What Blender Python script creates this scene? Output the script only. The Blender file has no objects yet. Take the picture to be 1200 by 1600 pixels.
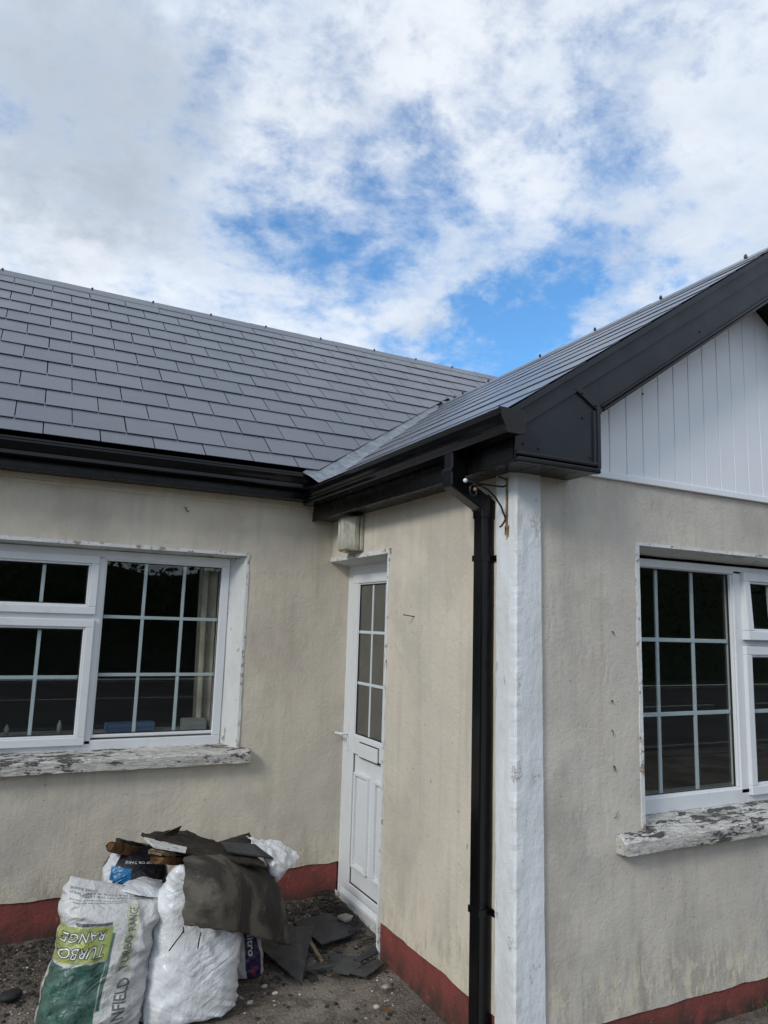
import bpy, bmesh, math, random
from mathutils import Vector, Matrix, noise
from mathutils.bvhtree import BVHTree
random.seed(7)
R = math.radians
S = bpy.context.scene
COL = S.collection

# ------------------------------------------------------------------ camera
cam = bpy.data.cameras.new('camera'); cam_ob = bpy.data.objects.new('camera', cam); COL.objects.link(cam_ob)
cam.sensor_fit = 'VERTICAL'; cam.sensor_height = 24.0; cam.lens = 24.0 * 1137.0 / 1600.0
cam.clip_start = 0.05; cam.clip_end = 2000
cam_ob.matrix_world = Matrix((
    (0.88986094, -0.09567482, -0.44608725, 0.0),
    (-0.45523275, -0.1215279, -0.88203975, 0.0),
    (0.03017695, 0.98796624, -0.15169724, 1.75),
    (0, 0, 0, 1)))
S.camera = cam_ob
S.render.resolution_x = 768; S.render.resolution_y = 1024
S.view_settings.view_transform = 'Standard'; S.view_settings.look = 'None'
S.view_settings.exposure = 0.16; S.view_settings.gamma = 1.0; S.view_settings.use_curve_mapping = False

# ------------------------------------------------------------------ node helpers
class NT:
    def __init__(s, tree):
        s.t = tree; s.n = tree.nodes; s.l = tree.links; s.n.clear()
    def node(s, typ, ins=None, **props):
        nd = s.n.new(typ)
        for k, v in props.items(): setattr(nd, k, v)
        for k, v in (ins or {}).items():
            sock = nd.inputs[k]
            if isinstance(v, bpy.types.NodeSocket): s.l.new(v, sock)
            else:
                if isinstance(v, (tuple, list)) and sock.type == 'RGBA' and len(v) == 3: v = (*v, 1)
                sock.default_value = v
        return nd
    def math(s, op, a, b=0.0, c=0.0, clamp=False):
        n = s.node('ShaderNodeMath', {0: a, 1: b, 2: c}, operation=op, use_clamp=clamp); return n.outputs[0]
    def vmath(s, op, a, b=(0, 0, 0)):
        n = s.node('ShaderNodeVectorMath', {0: a, 1: b}, operation=op)
        return n.outputs['Value'] if op in ('DOT_PRODUCT', 'LENGTH') else n.outputs[0]
    def map(s, v, a, b, c=0.0, d=1.0, smooth=True):
        n = s.node('ShaderNodeMapRange', {'Value': v, 'From Min': a, 'From Max': b, 'To Min': c, 'To Max': d},
                   interpolation_type='SMOOTHSTEP' if smooth else 'LINEAR')
        return n.outputs[0]
    def mix(s, f, a, b, blend='MIX'):
        n = s.node('ShaderNodeMix', data_type='RGBA', blend_type=blend)
        for idx, v in ((0, f), (6, a), (7, b)):
            if isinstance(v, bpy.types.NodeSocket): s.l.new(v, n.inputs[idx])
            else: n.inputs[idx].default_value = (*v, 1) if isinstance(v, (tuple, list)) else v
        return n.outputs[2]
    def noise(s, vec, scale, detail=4, rough=0.55, dist=0.0):
        n = s.node('ShaderNodeTexNoise', {'Vector': vec, 'Scale': scale, 'Detail': detail, 'Roughness': rough, 'Distortion': dist})
        return n.outputs[0]
    def scale(s, vec, xyz, loc=(0, 0, 0)):
        n = s.node('ShaderNodeMapping', {'Vector': vec, 'Scale': xyz, 'Location': loc}); return n.outputs[0]
    def sep(s, vec):
        n = s.node('ShaderNodeSeparateXYZ', {0: vec}); return n.outputs
    def comb(s, x, y, z):
        return s.node('ShaderNodeCombineXYZ', {0: x, 1: y, 2: z}).outputs[0]

def new_mat(name):
    m = bpy.data.materials.new(name); m.use_nodes = True
    return m, NT(m.node_tree)
def finish(m, t, color, rough=0.6, bump=None, bump_d=0.01, spec=0.5, metal=0.0, extra=None, bump_s=1.0):
    ins = {'Base Color': color, 'Roughness': rough, 'Specular IOR Level': spec, 'Metallic': metal}
    if extra: ins.update(extra)
    if bump is not None:
        b = t.node('ShaderNodeBump', {'Height': bump, 'Distance': bump_d, 'Strength': bump_s})
        ins['Normal'] = b.outputs[0]
    p = t.node('ShaderNodeBsdfPrincipled', ins)
    t.node('ShaderNodeOutputMaterial', {'Surface': p.outputs[0]})
    return m
def pos(t): return t.node('ShaderNodeTexCoord').outputs['Object']
def rnd(t): return t.node('ShaderNodeObjectInfo').outputs['Random']

# ------------------------------------------------------------------ sky
SUN_EL, SUN_AZ = R(33), R(-62)          # azimuth measured from +Y towards +X
W = bpy.data.worlds.new('World'); S.world = W; W.use_nodes = True
t = NT(W.node_tree)
d = t.node('ShaderNodeTexCoord').outputs['Generated']
d = t.vmath('NORMALIZE', d)
sx = t.sep(d)
zz = t.math('ADD', t.math('MAXIMUM', sx[2], 0.0), 0.16)
pl = t.comb(t.math('DIVIDE', sx[0], zz), t.math('DIVIDE', sx[1], zz), 0.0)
sky = t.node('ShaderNodeTexSky', sky_type='NISHITA')
sky.sun_disc = False; sky.sun_elevation = SUN_EL; sky.sun_rotation = SUN_AZ; sky.dust_density = 0.4; sky.ozone_density = 2.5; sky.air_density = 1.0
blue = t.mix(1.0, sky.outputs[0], (.085, .150, .185), 'MULTIPLY')
n1 = t.noise(t.scale(pl, (1, 1, 1), (3.1, 7.7, 0)), 1.6, 9, 0.60, 0.35)
n2 = t.noise(t.scale(pl, (1, 1, 1), (1.3, 2.2, 5)), 5.5, 7, 0.62, 0.2)
n3 = t.noise(t.scale(pl, (1, 1, 1), (9.3, 4.2, 3)), 0.9, 5, 0.55, 0.3)
holes = None
wv = t.node('ShaderNodeTexNoise', {'Vector': t.scale(d, (1, 1, 1.3)), 'Scale': 5.0, 'Detail': 6.0, 'Roughness': .62}).outputs[1]
wv = t.vmath('MULTIPLY', t.vmath('SUBTRACT', wv, (.5, .5, .5)), (.42, .42, .42))
dw = t.vmath('NORMALIZE', t.vmath('ADD', d, wv))
def blob(vec, rad, w):
    v = Vector(vec).normalized()
    dp = t.vmath('DOT_PRODUCT', dw, tuple(v))
    return t.math('MULTIPLY', t.map(dp, math.cos(rad), 1.0, 0, 1), w)
HOLES = [((0.491, 0.796, 0.354), .10, .30), ((0.347, 0.783, 0.516), .13, .20), ((0.265, 0.818, 0.51), .11, .18), ((.409, .731, .547), .06, .08),
         ((.575, .56, .596), .10, .30), ((.604, .671, .43), .16, .40), ((.56, .75, .36), .12, .36), ((.0, .92, .37), .09, .20),
         ((.316, .726, .61), .09, .22), ((.42, .58, .70), .09, .20), ((.30, .72, .50), .25, .10), ((.12, .80, .60), .12, .10), ((.681, .577, .451), .08, .10), ((.43, .66, .62), .06, .03), ((.45, .77, .44), .12, .12), ((.5, .5, .72), .14, .14),
         ((-.7, -.3, .6), .5, .2), ((.2, -.8, .5), .4, .2), ((.9, -.2, .5), .35, .2)]
for h in HOLES:
    b = blob(*h); holes = b if holes is None else t.math('ADD', holes, b)
n4 = t.noise(t.scale(pl, (1, 1, 1), (6.3, 2.2, 9)), 13, 8, 0.68, 0.3)
cov = t.math('ADD', t.math('ADD', t.math('MULTIPLY', n1, 0.36), t.math('MULTIPLY', n2, 0.42)), t.math('MULTIPLY', n4, .22))
clear = t.map(t.math('SUBTRACT', t.math('ADD', holes, t.math('MULTIPLY', t.math('SUBTRACT', 0.5, cov), 3.0)), 0.0), -0.10, 0.66, 0.07, 0.97)
grey = t.math('ADD', t.math('MULTIPLY', t.math('SUBTRACT', n3, 0.5), 1.6), blob((.036, .833, .552), .22, .42))
grey = t.math('ADD', grey, t.math('MULTIPLY', t.math('SUBTRACT', n2, 0.5), 1.1))
grey = t.math('ADD', grey, t.math('MULTIPLY', t.math('SUBTRACT', n1, 0.5), 0.9))
cloud = t.mix(t.map(t.math('ADD', grey, t.math('MULTIPLY', t.math('SUBTRACT', n4, .5), .5)), -0.30, 1.0), (.71, .785, .89), (.43, .485, .55))
cloud = t.mix(t.map(t.math('SUBTRACT', n1, t.math('MULTIPLY', grey, .3)), 0.42, 0.66, 0, .95), cloud, (.85, .885, .93))
skyc = t.mix(clear, cloud, blue)
bg = t.node('ShaderNodeBackground', {'Color': skyc, 'Strength': 1.0})
t.node('ShaderNodeOutputWorld', {'Surface': bg.outputs[0]})

# ------------------------------------------------------------------ sun (veiled by cloud)
sl = bpy.data.lights.new('sun', 'SUN'); sl.energy = 1.5; sl.angle = R(14); sl.color = (1.0, .955, .88)
so = bpy.data.objects.new('sun', sl); COL.objects.link(so)
sd = Vector((math.sin(SUN_AZ) * math.cos(SUN_EL), math.cos(SUN_AZ) * math.cos(SUN_EL), math.sin(SUN_EL)))
sd = Vector((-math.cos(SUN_EL) * .91, -math.cos(SUN_EL) * .41, math.sin(SUN_EL)))
sky.sun_rotation = math.atan2(sd.x, sd.y)
so.rotation_euler = sd.to_track_quat('Z', 'Y').to_euler()

# ------------------------------------------------------------------ mesh helpers
class MB:
    def __init__(s): s.v = []; s.f = []
    def add(s, vs, fs):
        o = len(s.v); s.v += [tuple(v) for v in vs]; s.f += [tuple(i + o for i in f) for f in fs]; return s
    def box(s, a, b):
        x0, y0, z0 = [min(a[i], b[i]) for i in range(3)]; x1, y1, z1 = [max(a[i], b[i]) for i in range(3)]
        return s.add([(x0, y0, z0), (x1, y0, z0), (x1, y1, z0), (x0, y1, z0), (x0, y0, z1), (x1, y0, z1), (x1, y1, z1), (x0, y1, z1)],
                     [(0, 3, 2, 1), (4, 5, 6, 7), (0, 1, 5, 4), (1, 2, 6, 5), (2, 3, 7, 6), (3, 0, 4, 7)])
    def prism(s, poly, ext):           # poly: list of 3D points, ext: extrusion vector
        n = len(poly); e = Vector(ext); P = [Vector(p) for p in poly]
        return s.add([*P, *[p + e for p in P]], [tuple(range(n))[::-1], tuple(range(n, 2 * n))] + [(i, (i + 1) % n, (i + 1) % n + n, i + n) for i in range(n)])
    def loft(s, rings, cap=True, closed=True):
        n = len(rings[0]); vs = [p for r in rings for p in r]; fs = []
        for k in range(len(rings) - 1):
            for i in range(n if closed else n - 1):
                j = (i + 1) % n; fs.append((k * n + i, k * n + j, (k + 1) * n + j, (k + 1) * n + i))
        if cap and closed:
            fs.append(tuple(range(n))[::-1]); fs.append(tuple(range((len(rings) - 1) * n, len(rings) * n)))
        return s.add(vs, fs)
    def tube(s, pts, r, seg=10, cap=True):
        pts = [Vector(p) for p in pts]; rings = []
        rr = r if isinstance(r, (list, tuple)) else [r] * len(pts)
        up = None
        for i, p in enumerate(pts):
            tg = (pts[min(i + 1, len(pts) - 1)] - pts[max(i - 1, 0)]).normalized()
            if up is None:
                up = Vector((0, 0, 1)) if abs(tg.z) < .9 else Vector((1, 0, 0))
            a = tg.cross(up).normalized(); b = a.cross(tg).normalized(); up = b
            rings.append([p + (a * math.cos(2 * math.pi * k / seg) + b * math.sin(2 * math.pi * k / seg)) * rr[i] for k in range(seg)])
        return s.loft(rings, cap)
    def ball(s, c, r, seg=10, sc=(1, 1, 1), jit=0):
        c = Vector(c); rings = []
        for i in range(1, seg):
            th = math.pi * i / seg
            rings.append([c + Vector((sc[0] * math.sin(th) * math.cos(2 * math.pi * k / seg), sc[1] * math.sin(th) * math.sin(2 * math.pi * k / seg), sc[2] * math.cos(th))) * r * (1 + random.uniform(-jit, jit)) for k in range(seg)])
        return s.loft(rings)
    def build(s, name, mat, parent=None, smooth=False, bevel=0, kind=None, fixn=True):
        me = bpy.data.meshes.new(name); me.from_pydata(s.v, [], s.f)
        if fixn:
            bm = bmesh.new(); bm.from_mesh(me); bmesh.ops.recalc_face_normals(bm, faces=bm.faces); bm.to_mesh(me); bm.free()
        if mat: me.materials.append(mat)
        if smooth: me.shade_smooth()
        o = bpy.data.objects.new(name, me); COL.objects.link(o)
        if parent: setpar(o, parent)
        if bevel:
            md = o.modifiers.new('bevel', 'BEVEL'); md.width = bevel; md.segments = 2; md.limit_method = 'ANGLE'; md.angle_limit = R(40)
        if kind: o['kind'] = kind
        return o
def wloc(o):
    v = Vector(o.location)
    return v + wloc(o.parent) if o.parent else v
def setpar(o, p):
    o.parent = p; o.matrix_parent_inverse = Matrix.Translation(wloc(p)).inverted() if False else Matrix.Translation(-PW.get(p.name, Vector((0, 0, 0))))
PW = {}
def thing(name, label, cat, loc=(0, 0, 0), group=None):
    o = bpy.data.objects.new(name, None); COL.objects.link(o); o.location = loc; o.empty_display_size = .1
    PW[o.name] = Vector(loc)
    return tag(o, label, cat, group)
def tag(o, label, cat, group=None):
    o['label'] = label; o['category'] = cat
    if group: o['group'] = group
    return o
def struct(o): o['kind'] = 'structure'; return o
def nz(p, sc=1.0, off=0.0): return noise.noise(Vector((p[0] * sc + off, p[1] * sc + off * .7, p[2] * sc - off)))
def fbm(p, sc=1.0, off=0.0, oct=4):
    a = 0; w = 1
    for i in range(oct): a += w * nz(p, sc, off + i * 3.3); sc *= 2.1; w *= .5
    return a

XB, YA, YF = 1.928, 4.587, 2.535
# ------------------------------------------------------------------ materials
def mat_wall(name, warm, grey_amt, flip=0.0, mould=(0.5)):
    m, t = new_mat(name); p = pos(t); z = t.sep(p)[2]
    big = t.noise(t.scale(p, (1, 1, .7), (flip, 0, 0)), 1.1, 5, .6, .5)
    mid = t.noise(t.scale(p, (1, 1, .8), (flip, 3, 0)), 4.2, 6, .65, .4)
    streak = t.noise(t.scale(p, (9, 9, .55), (flip, 1, 0)), 1.6, 5, .6, .3)
    fine = t.noise(p, 60, 5, .65)
    speck = t.noise(p, 26, 3, .5)
    spk2 = t.noise(t.scale(p, (1, 1, .45)), 75, 2, .5)
    c = t.mix(t.map(big, .34, .66), warm, tuple(a * .90 for a in warm))
    c = t.mix(t.map(big, .50, .70, 0, grey_amt * .8), c, (.46, .44, .405))
    c = t.mix(t.map(mid, .42, .70, 0, grey_amt * .8), c, (.50, .475, .43))
    c = t.mix(t.map(streak, .50, .74, 0, .38), c, (.42, .385, .33))
    c = t.mix(t.map(streak, .46, .28, 0, .30), c, (.62, .56, .46))
    cl = t.noise(t.scale(p, (1, 1, .75), (flip + 2, 6, 1)), 1.9, 7, .62, .25)
    c = t.mix(t.map(cl, .46, .66, 0, .30 + .35 * grey_amt), c, (.375, .35, .305))
    # pinkish older paint showing
    c = t.mix(t.map(t.noise(t.scale(p, (1, 1, .6), (flip + 9, 4, 4)), 2.6, 5, .6, .6), .52, .7, 0, .35), c, (.56, .45, .375))
    # algae low down, where splash wets the wall
    low = t.map(z, .75, .16, 0, 1)
    c = t.mix(t.math('MULTIPLY', low, t.map(t.noise(t.scale(p, (3, 3, 1.0)), 3.0, 6, .7), .40, .70, 0, .6)), c, (.30, .27, .21))
    c = t.mix(t.math('MULTIPLY', t.map(z, .42, .2, 0, 1), t.map(t.noise(t.scale(p, (5, 5, 2)), 5.0, 5, .7), .48, .58, 0, .95)), c, (.66, .60, .46))
    c = t.mix(t.math('MULTIPLY', t.map(z, .50, .22, 0, 1), t.map(t.noise(t.scale(p, (14, 14, 2.2), (3, 3, 1)), 2.4, 7, .74), .52, .70, 0, .6)), c, (.22, .20, .155))
    c = t.mix(t.map(speck, .74, .80, 0, .5), c, (.22, .19, .15))
    c = t.mix(t.map(spk2, .735, .78, 0, .7), c, (.14, .12, .09))
    # brush and trowel relief
    warp = t.node('ShaderNodeTexWave', {'Vector': t.scale(p, (1, 1, 1), (flip * .3, 0, 0)), 'Scale': 6.0, 'Distortion': 9.0, 'Detail': 3.0, 'Detail Scale': 1.2, 'Detail Roughness': .6}, wave_type='RINGS', rings_direction='SPHERICAL').outputs[1]
    patch = t.map(t.noise(p, 1.7, 3, .5), .52, .66)
    h = t.math('ADD', t.math('MULTIPLY', t.noise(p, 16, 7, .66, .5), .42), t.math('MULTIPLY', fine, .34))
    h = t.math('ADD', h, t.math('MULTIPLY', t.math('MULTIPLY', warp, patch), .16))
    h = t.math('ADD', h, t.math('MULTIPLY', t.noise(t.scale(p, (30, 30, 2.4)), 1.5, 4, .6), .12))
    h = t.math('ADD', h, t.math('MULTIPLY', t.math('MULTIPLY', t.noise(t.scale(p, (5, 5, 42)), 2.2, 4, .6, .4), t.map(t.noise(p, 2.3, 3, .5), .50, .64)), .16))
    h = t.math('SUBTRACT', h, t.map(spk2, .735, .78, 0, .4))
    return finish(m, t, c, .9, h, .0085, .25)
M_WALL_A = mat_wall('cream_render_main', (.68, .612, .498), .45, 0)
M_WALL_B = mat_wall('cream_render_side_sun_tinted', (.71, .64, .52), .25, 11)  # warmer, brighter light on the side wall is put into its base colour
M_WALL_F = mat_wall('cream_render_gable_sky_tinted', (.63, .58, .505), .75, 23)  # bluish sky light put into a greyer base colour, plus real grey patches

def mat_simple(name, col, rough=.5, spec=.5, metal=0.0, nsc=None, namt=.15, bump=None, bd=.002, dark=None):
    m, t = new_mat(name); p = pos(t); c = col
    if nsc:
        n = t.noise(p, nsc, 6, .65, .3)
        c = t.mix(t.map(n, .35, .68), col, dark or tuple(v * (1 - namt) for v in col))
    r = rough
    if nsc: r = t.map(t.noise(p, nsc * 2.3, 4, .6), .3, .7, rough * .85, min(1, rough * 1.2))
    return finish(m, t, c, r, t.noise(p, bump, 5, .6) if bump else None, bd, spec, metal)
def mat_plinth():
    m, t = new_mat('red_plinth_paint'); p = pos(t); z = t.sep(p)[2]
    n = t.noise(t.scale(p, (1, 1, .6)), 6, 7, .7, .4)
    c = t.mix(t.map(n, .40, .68), (.235, .062, .052), (.135, .048, .040))
    c = t.mix(t.math('MULTIPLY', t.map(z, .13, -.01), t.map(t.noise(p, 11, 6, .7), .3, .6)), c, (.055, .042, .034))
    c = t.mix(t.map(t.noise(p, 34, 4, .6), .66, .74, 0, .7), c, (.30, .22, .18))
    return finish(m, t, c, .72, t.math('ADD', t.noise(p, 20, 6, .65, .5), t.math('MULTIPLY', t.noise(p, 90, 3), .3)), .006, .3)
M_PLINTH = mat_plinth()
def mat_slate():
    m, t = new_mat('fibre_cement_slate'); p = pos(t); r = rnd(t)
    base = t.mix(r, (.076, .084, .107), (.098, .106, .130))
    wn = t.node('ShaderNodeVectorMath', {0: p, 1: t.comb(t.math('MULTIPLY', r, 37.0), r, 0)}, operation='ADD').outputs[0]
    base = t.mix(t.map(t.noise(wn, 9, 5, .6), .35, .75, 0, .35), base, (.11, .115, .125))
    base = t.mix(t.map(t.noise(wn, 45, 3, .6), .76, .80, 0, .6), base, (.30, .30, .30))
    rough = t.map(t.noise(wn, 6, 4, .6), .3, .7, .24, .32)
    return finish(m, t, base, rough, t.noise(wn, 120, 3, .6), .0003, .75)
M_SLATE = mat_slate()
M_DECK = mat_simple('dark_underlay', (.015, .015, .017), .9, .2)
M_BLACK = mat_simple('gloss_black_plastic', (.0045, .0045, .0055), .13, .34, 0, 5, .2)
M_PIPE = mat_simple('black_drainpipe_plastic', (.0035, .0035, .0042), .22, .35, 0, 5, .2)
M_BARGE = mat_simple('anthracite_cladding', (.017, .020, .027), .38, .35, 0, 3, .12)
M_SOFFIT = mat_simple('black_soffit', (.006, .0055, .0055), .25, .25, 0, 6, .2)
M_SCREW = mat_simple('screw_cap', (.01, .01, .012), .3)
M_WPVC = mat_simple('white_upvc_cladding', (.80, .82, .86), .42, .45, 0, 2, .03)
def mat_frame():
    m, t = new_mat('white_window_upvc'); p = pos(t)
    c = t.mix(t.map(t.noise(t.scale(p, (1, 1, .5)), 7, 6, .7, .4), .52, .75, 0, .35), (.70, .72, .735), (.50, .49, .45))
    c = t.mix(t.map(t.noise(p, 50, 4, .6), .67, .74, 0, .6), c, (.32, .31, .26))
    return finish(m, t, c, .38, t.noise(p, 80, 3), .0004, .5)
M_FRAME = mat_frame()
M_BAR = mat_simple('glazing_bar_white', (.60, .66, .70), .4, .5)
M_RUBBER = mat_simple('black_gasket', (.012, .012, .012), .7)
def mat_oldpaint(name, col, under, amt, scale=9.0, streaky=(1, 1, 1), dirt=.4, crk=1.0):
    m, t = new_mat(name); p = pos(t); q = t.scale(p, streaky)
    fl = t.noise(q, scale * 1.6, 10, .74, .15)
    gate_ = t.map(t.noise(t.scale(p, (1, 2, 5)), 2.6, 3, .55), .38, .62, -.07, .06) if amt > .3 else 0.0
    mask = t.map(t.math('ADD', fl, gate_), .64 - amt * .22, .655 - amt * .20)
    dn = t.noise(q, scale * .6, 6, .65, .3)
    c = t.mix(t.map(dn, .40, .72, 0, dirt), col, (.40, .385, .34))
    u = t.mix(t.noise(q, scale * 3, 4, .6), under, tuple(min(1, v * 2.6) for v in under))
    c = t.mix(mask, c, u)
    cr = t.noise(t.scale(q, (.5, 1.0, 1.6)), scale * 3.0, 9, .72, .25)
    crack = t.map(t.math('ABSOLUTE', t.math('SUBTRACT', cr, .5)), .012, .0, 0, .45 * crk if amt > .3 else 0.0)
    c = t.mix(crack, c, (.11, .10, .085))
    h = t.math('SUBTRACT', t.math('ADD', t.math('MULTIPLY', t.noise(q, 22, 7, .7), .8), t.math('MULTIPLY', t.noise(q, 70, 4, .65), .3)), t.math('ADD', t.math('MULTIPLY', mask, .35), t.math('MULTIPLY', crack, .5)))
    return finish(m, t, c, .75, h, .008, .3)
M_PILW = mat_oldpaint('flaking_white_quoin_paint', (.76, .785, .80), (.46, .47, .47), .05, 6, (1, 1, .5), .30, 0.0)
M_REVEAL = mat_oldpaint('white_reveal_paint', (.62, .63, .62), (.17, .15, .12), .18, 9, (1, 1, .5), .35)
M_BAND = mat_oldpaint('white_edge_band_paint', (.70, .71, .70), (.20, .17, .13), .30, 14, (1, 1, 1), .3)
M_SILL = mat_oldpaint('peeling_sill_paint', (.62, .60, .56), (.055, .053, .052), .37, 10, (.6, 2.0, 1.8), .80)
M_SILLEND = M_SILL
def mat_lead():
    m, t = new_mat('lead_flashing'); p = pos(t)
    c = t.mix(t.map(t.noise(p, 14, 7, .7, .6), .35, .68), (.12, .14, .165), (.27, .30, .335))
    return finish(m, t, c, .42, t.noise(p, 16, 5, .6, .4), .006, .6, .35)
M_LEAD = mat_lead()
def mat_glass(name='window_glass', tint=(.92, .94, .93)):
    m, t = new_mat(name)
    bf = t.node('ShaderNodeNewGeometry').outputs['Backfacing']
    fr = t.node('ShaderNodeFresnel', {'IOR': t.map(bf, 0, 1, 1.5, 1 / 1.5, False)}).outputs[0]
    tr = t.node('ShaderNodeBsdfTransparent', {'Color': tint}).outputs[0]
    gl = t.node('ShaderNodeBsdfGlossy', {'Color': (1, 1, 1), 'Roughness': .0}).outputs[0]
    mx = t.node('ShaderNodeMixShader', {0: fr, 1: tr, 2: gl}).outputs[0]
    t.node('ShaderNodeOutputMaterial', {'Surface': mx}); return m
M_GLASS = mat_glass()
M_OBSC = mat_simple('obscured_door_glass', (.105, .102, .090), .18, .5, 0, 3, .25, 160, .0006)
M_ROOM = mat_simple('interior_wall', (.17, .16, .145), .9)
M_ROOMD = mat_simple('interior_floor', (.05, .04, .03), .8)
M_CURT = mat_simple('curtain_cloth', (.50, .44, .36), .9, .2, 0, 6, .3)
M_BLUEBOX = mat_simple('blue_card', (.07, .13, .24), .7)
M_WBOX = mat_simple('pale_plastic', (.26, .27, .26), .5)
def mat_ground():
    m, t = new_mat('gravelly_concrete'); p = pos(t); s = t.sep(p)
    a = t.noise(p, 1.3, 7, .62, .5); b = t.noise(p, 9, 8, .7, .3); g = t.noise(p, 95, 4, .7)
    c = t.mix(t.map(a, .40, .60), (.125, .105, .085), (.235, .205, .17))
    c = t.mix(t.map(b, .44, .66, 0, .85), c, (.070, .057, .046))
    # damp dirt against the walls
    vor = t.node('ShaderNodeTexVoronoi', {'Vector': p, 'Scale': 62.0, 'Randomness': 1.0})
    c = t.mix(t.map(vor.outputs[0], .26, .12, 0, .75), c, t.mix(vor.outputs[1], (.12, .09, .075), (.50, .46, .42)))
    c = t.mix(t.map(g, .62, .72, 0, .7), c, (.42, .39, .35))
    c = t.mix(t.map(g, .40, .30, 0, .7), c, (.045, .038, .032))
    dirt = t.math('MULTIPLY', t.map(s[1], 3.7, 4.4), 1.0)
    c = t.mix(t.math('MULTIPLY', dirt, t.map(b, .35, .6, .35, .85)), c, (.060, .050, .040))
    h = t.math('ADD', t.math('MULTIPLY', vor.outputs[0], -.5), t.math('ADD', b, t.math('MULTIPLY', g, .5)))
    return finish(m, t, c, .88, h, .012, .3)
M_GROUND = mat_ground()
def mat_asphalt():
    m, t = new_mat('asphalt'); p = pos(t)
    c = t.mix(t.map(t.noise(p, .8, 6, .6), .4, .6), (.050, .050, .051), (.075, .073, .070))
    return finish(m, t, c, .85, t.noise(p, 60, 4, .6), .01, .3)
M_ASPH = mat_asphalt()
M_LINEW = mat_simple('road_paint_white', (.62, .62, .60), .7, .3, 0, 7, .3)
M_LINEY = mat_simple('road_paint_yellow', (.55, .40, .10), .7, .3, 0, 7, .3)
M_GRASS = mat_simple('grass_blade', (.075, .115, .028), .7, .3, 0, 5, .4)
M_LEAF = mat_simple('hedge_leaf', (.038, .066, .020), .6, .4, 0, 3, .5)
M_BARK = mat_simple('bark', (.085, .065, .05), .9, .2, 0, 9, .4)
M_VERGE = mat_simple('grass_verge', (.060, .085, .028), .9, .2, 0, 1.5, .4)
M_KERB = mat_simple('concrete_kerb', (.26, .25, .235), .85, .3, 0, 4, .3, 30, .01)

# ================================================================== GROUND AND ROAD (road lies behind the camera and is mirrored in the panes)
def grid_mesh(xs, ys, zf):
    vs = [(x, y, zf(x, y)) for y in ys for x in xs]; n = len(xs)
    fs = [(j * n + i, j * n + i + 1, (j + 1) * n + i + 1, (j + 1) * n + i) for j in range(len(ys) - 1) for i in range(n - 1)]
    return vs, fs
def gz(x, y):
    return .018 * fbm((x, y, 0), .9, 3, 3) * (1 if -6 < x < 9 and -1 < y < 6 else 0) + .006 * nz((x, y, 1), 9) + max(0, min(.03, (y - 3.9) * .045)) - .012
def lin(a, b, st): 
    n = max(1, int(round((b - a) / st))); return [a + (b - a) * i / n for i in range(n + 1)]
xs = [-400, -60, -12] + lin(-3, 5, .05) + [12, 60, 400]
ys = [-2.4] + lin(1.0, 4.8, .05) + [12, 60, 400]
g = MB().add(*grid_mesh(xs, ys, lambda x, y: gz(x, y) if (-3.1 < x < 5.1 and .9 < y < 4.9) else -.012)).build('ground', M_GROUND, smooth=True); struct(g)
struct(MB().add(*grid_mesh([-400, 400], [-2.9, -2.4], lambda x, y: .0)).build('verge', M_GROUND))
struct(MB().box((-400, -2.95, -.3), (400, -2.83, .045)).build('kerb', M_KERB))
struct(MB().add(*grid_mesh([-400, 400], [-12.9, -2.95], lambda x, y: -.06)).build('road', M_ASPH))
rl = MB()
for y, w in ((-12.3, .12), (-3.25, .0)):
    if w: rl.add(*grid_mesh([-200, 200], [y, y + w], lambda a, b: -.055))
for k in range(-20, 40): rl.add(*grid_mesh([k * 6.0, k * 6.0 + 4.4], [-8.0, -7.87], lambda a, b: -.055))
struct(rl.build('road_line_white', M_LINEW))
struct(MB().add(*grid_mesh([-200, 200], [-3.32, -3.2], lambda a, b: -.055)).build('road_line_yellow', M_LINEY))
struct(MB().add(*grid_mesh([-400, 400], [-60, -12.9], lambda x, y: -.03)).build('far_verge', M_VERGE))
struct(MB().add(*grid_mesh([-400, 400], [-400, -60], lambda x, y: -.03)).build('field', M_VERGE))

def leaves(c, r, n, sz, seed):
    rr = random.Random(seed); mb = MB(); c = Vector(c)
    for i in range(n):
        u = Vector((rr.gauss(0, 1), rr.gauss(0, 1), rr.gauss(0, 1))).normalized(); q = rr.random() ** .45
        p = c + Vector((u.x * r[0], u.y * r[1], u.z * r[2])) * q * (1 + .35 * nz(u, 2.2, seed))
        a = Vector((rr.gauss(0, 1), rr.gauss(0, 1), rr.gauss(0, 1))).normalized() * sz * rr.uniform(.5, 1.2)
        b = a.cross(Vector((rr.gauss(0, 1), rr.gauss(0, 1), rr.gauss(0, 1)))).normalized() * a.length * .5
        mb.add([p - a, p + b, p + a, p - b], [(0, 1, 2, 3)])
    return mb
hd = MB(); rr = random.Random(4)
for i in range(22000):
    x = rr.uniform(-14, 46); top = 3.55 + .5 * nz((x, 0, 0), .35) + .12 * nz((x, 5, 0), 1.4) + (2.2 * max(0, min(1, (x - 11) / 5)))
    z = top * rr.random() ** .8; y = -15.2 + rr.uniform(-.5, .9) * (1 - .3 * z / 4)
    a = Vector((rr.gauss(0, 1), rr.gauss(0, 1), rr.gauss(0, 1))).normalized() * rr.uniform(.06, .13); b = a.cross(Vector((rr.gauss(0, 1), rr.gauss(0, 1), 1))).normalized() * a.length * .6
    p = Vector((x, y, z)); hd.add([p - a, p + b, p + a, p - b], [(0, 1, 2, 3)])
h = hd.build('hedge', M_LEAF, fixn=False); tag(h, 'long green roadside hedge mirrored in the window panes', 'hedge')
inner = MB(); 
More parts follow.
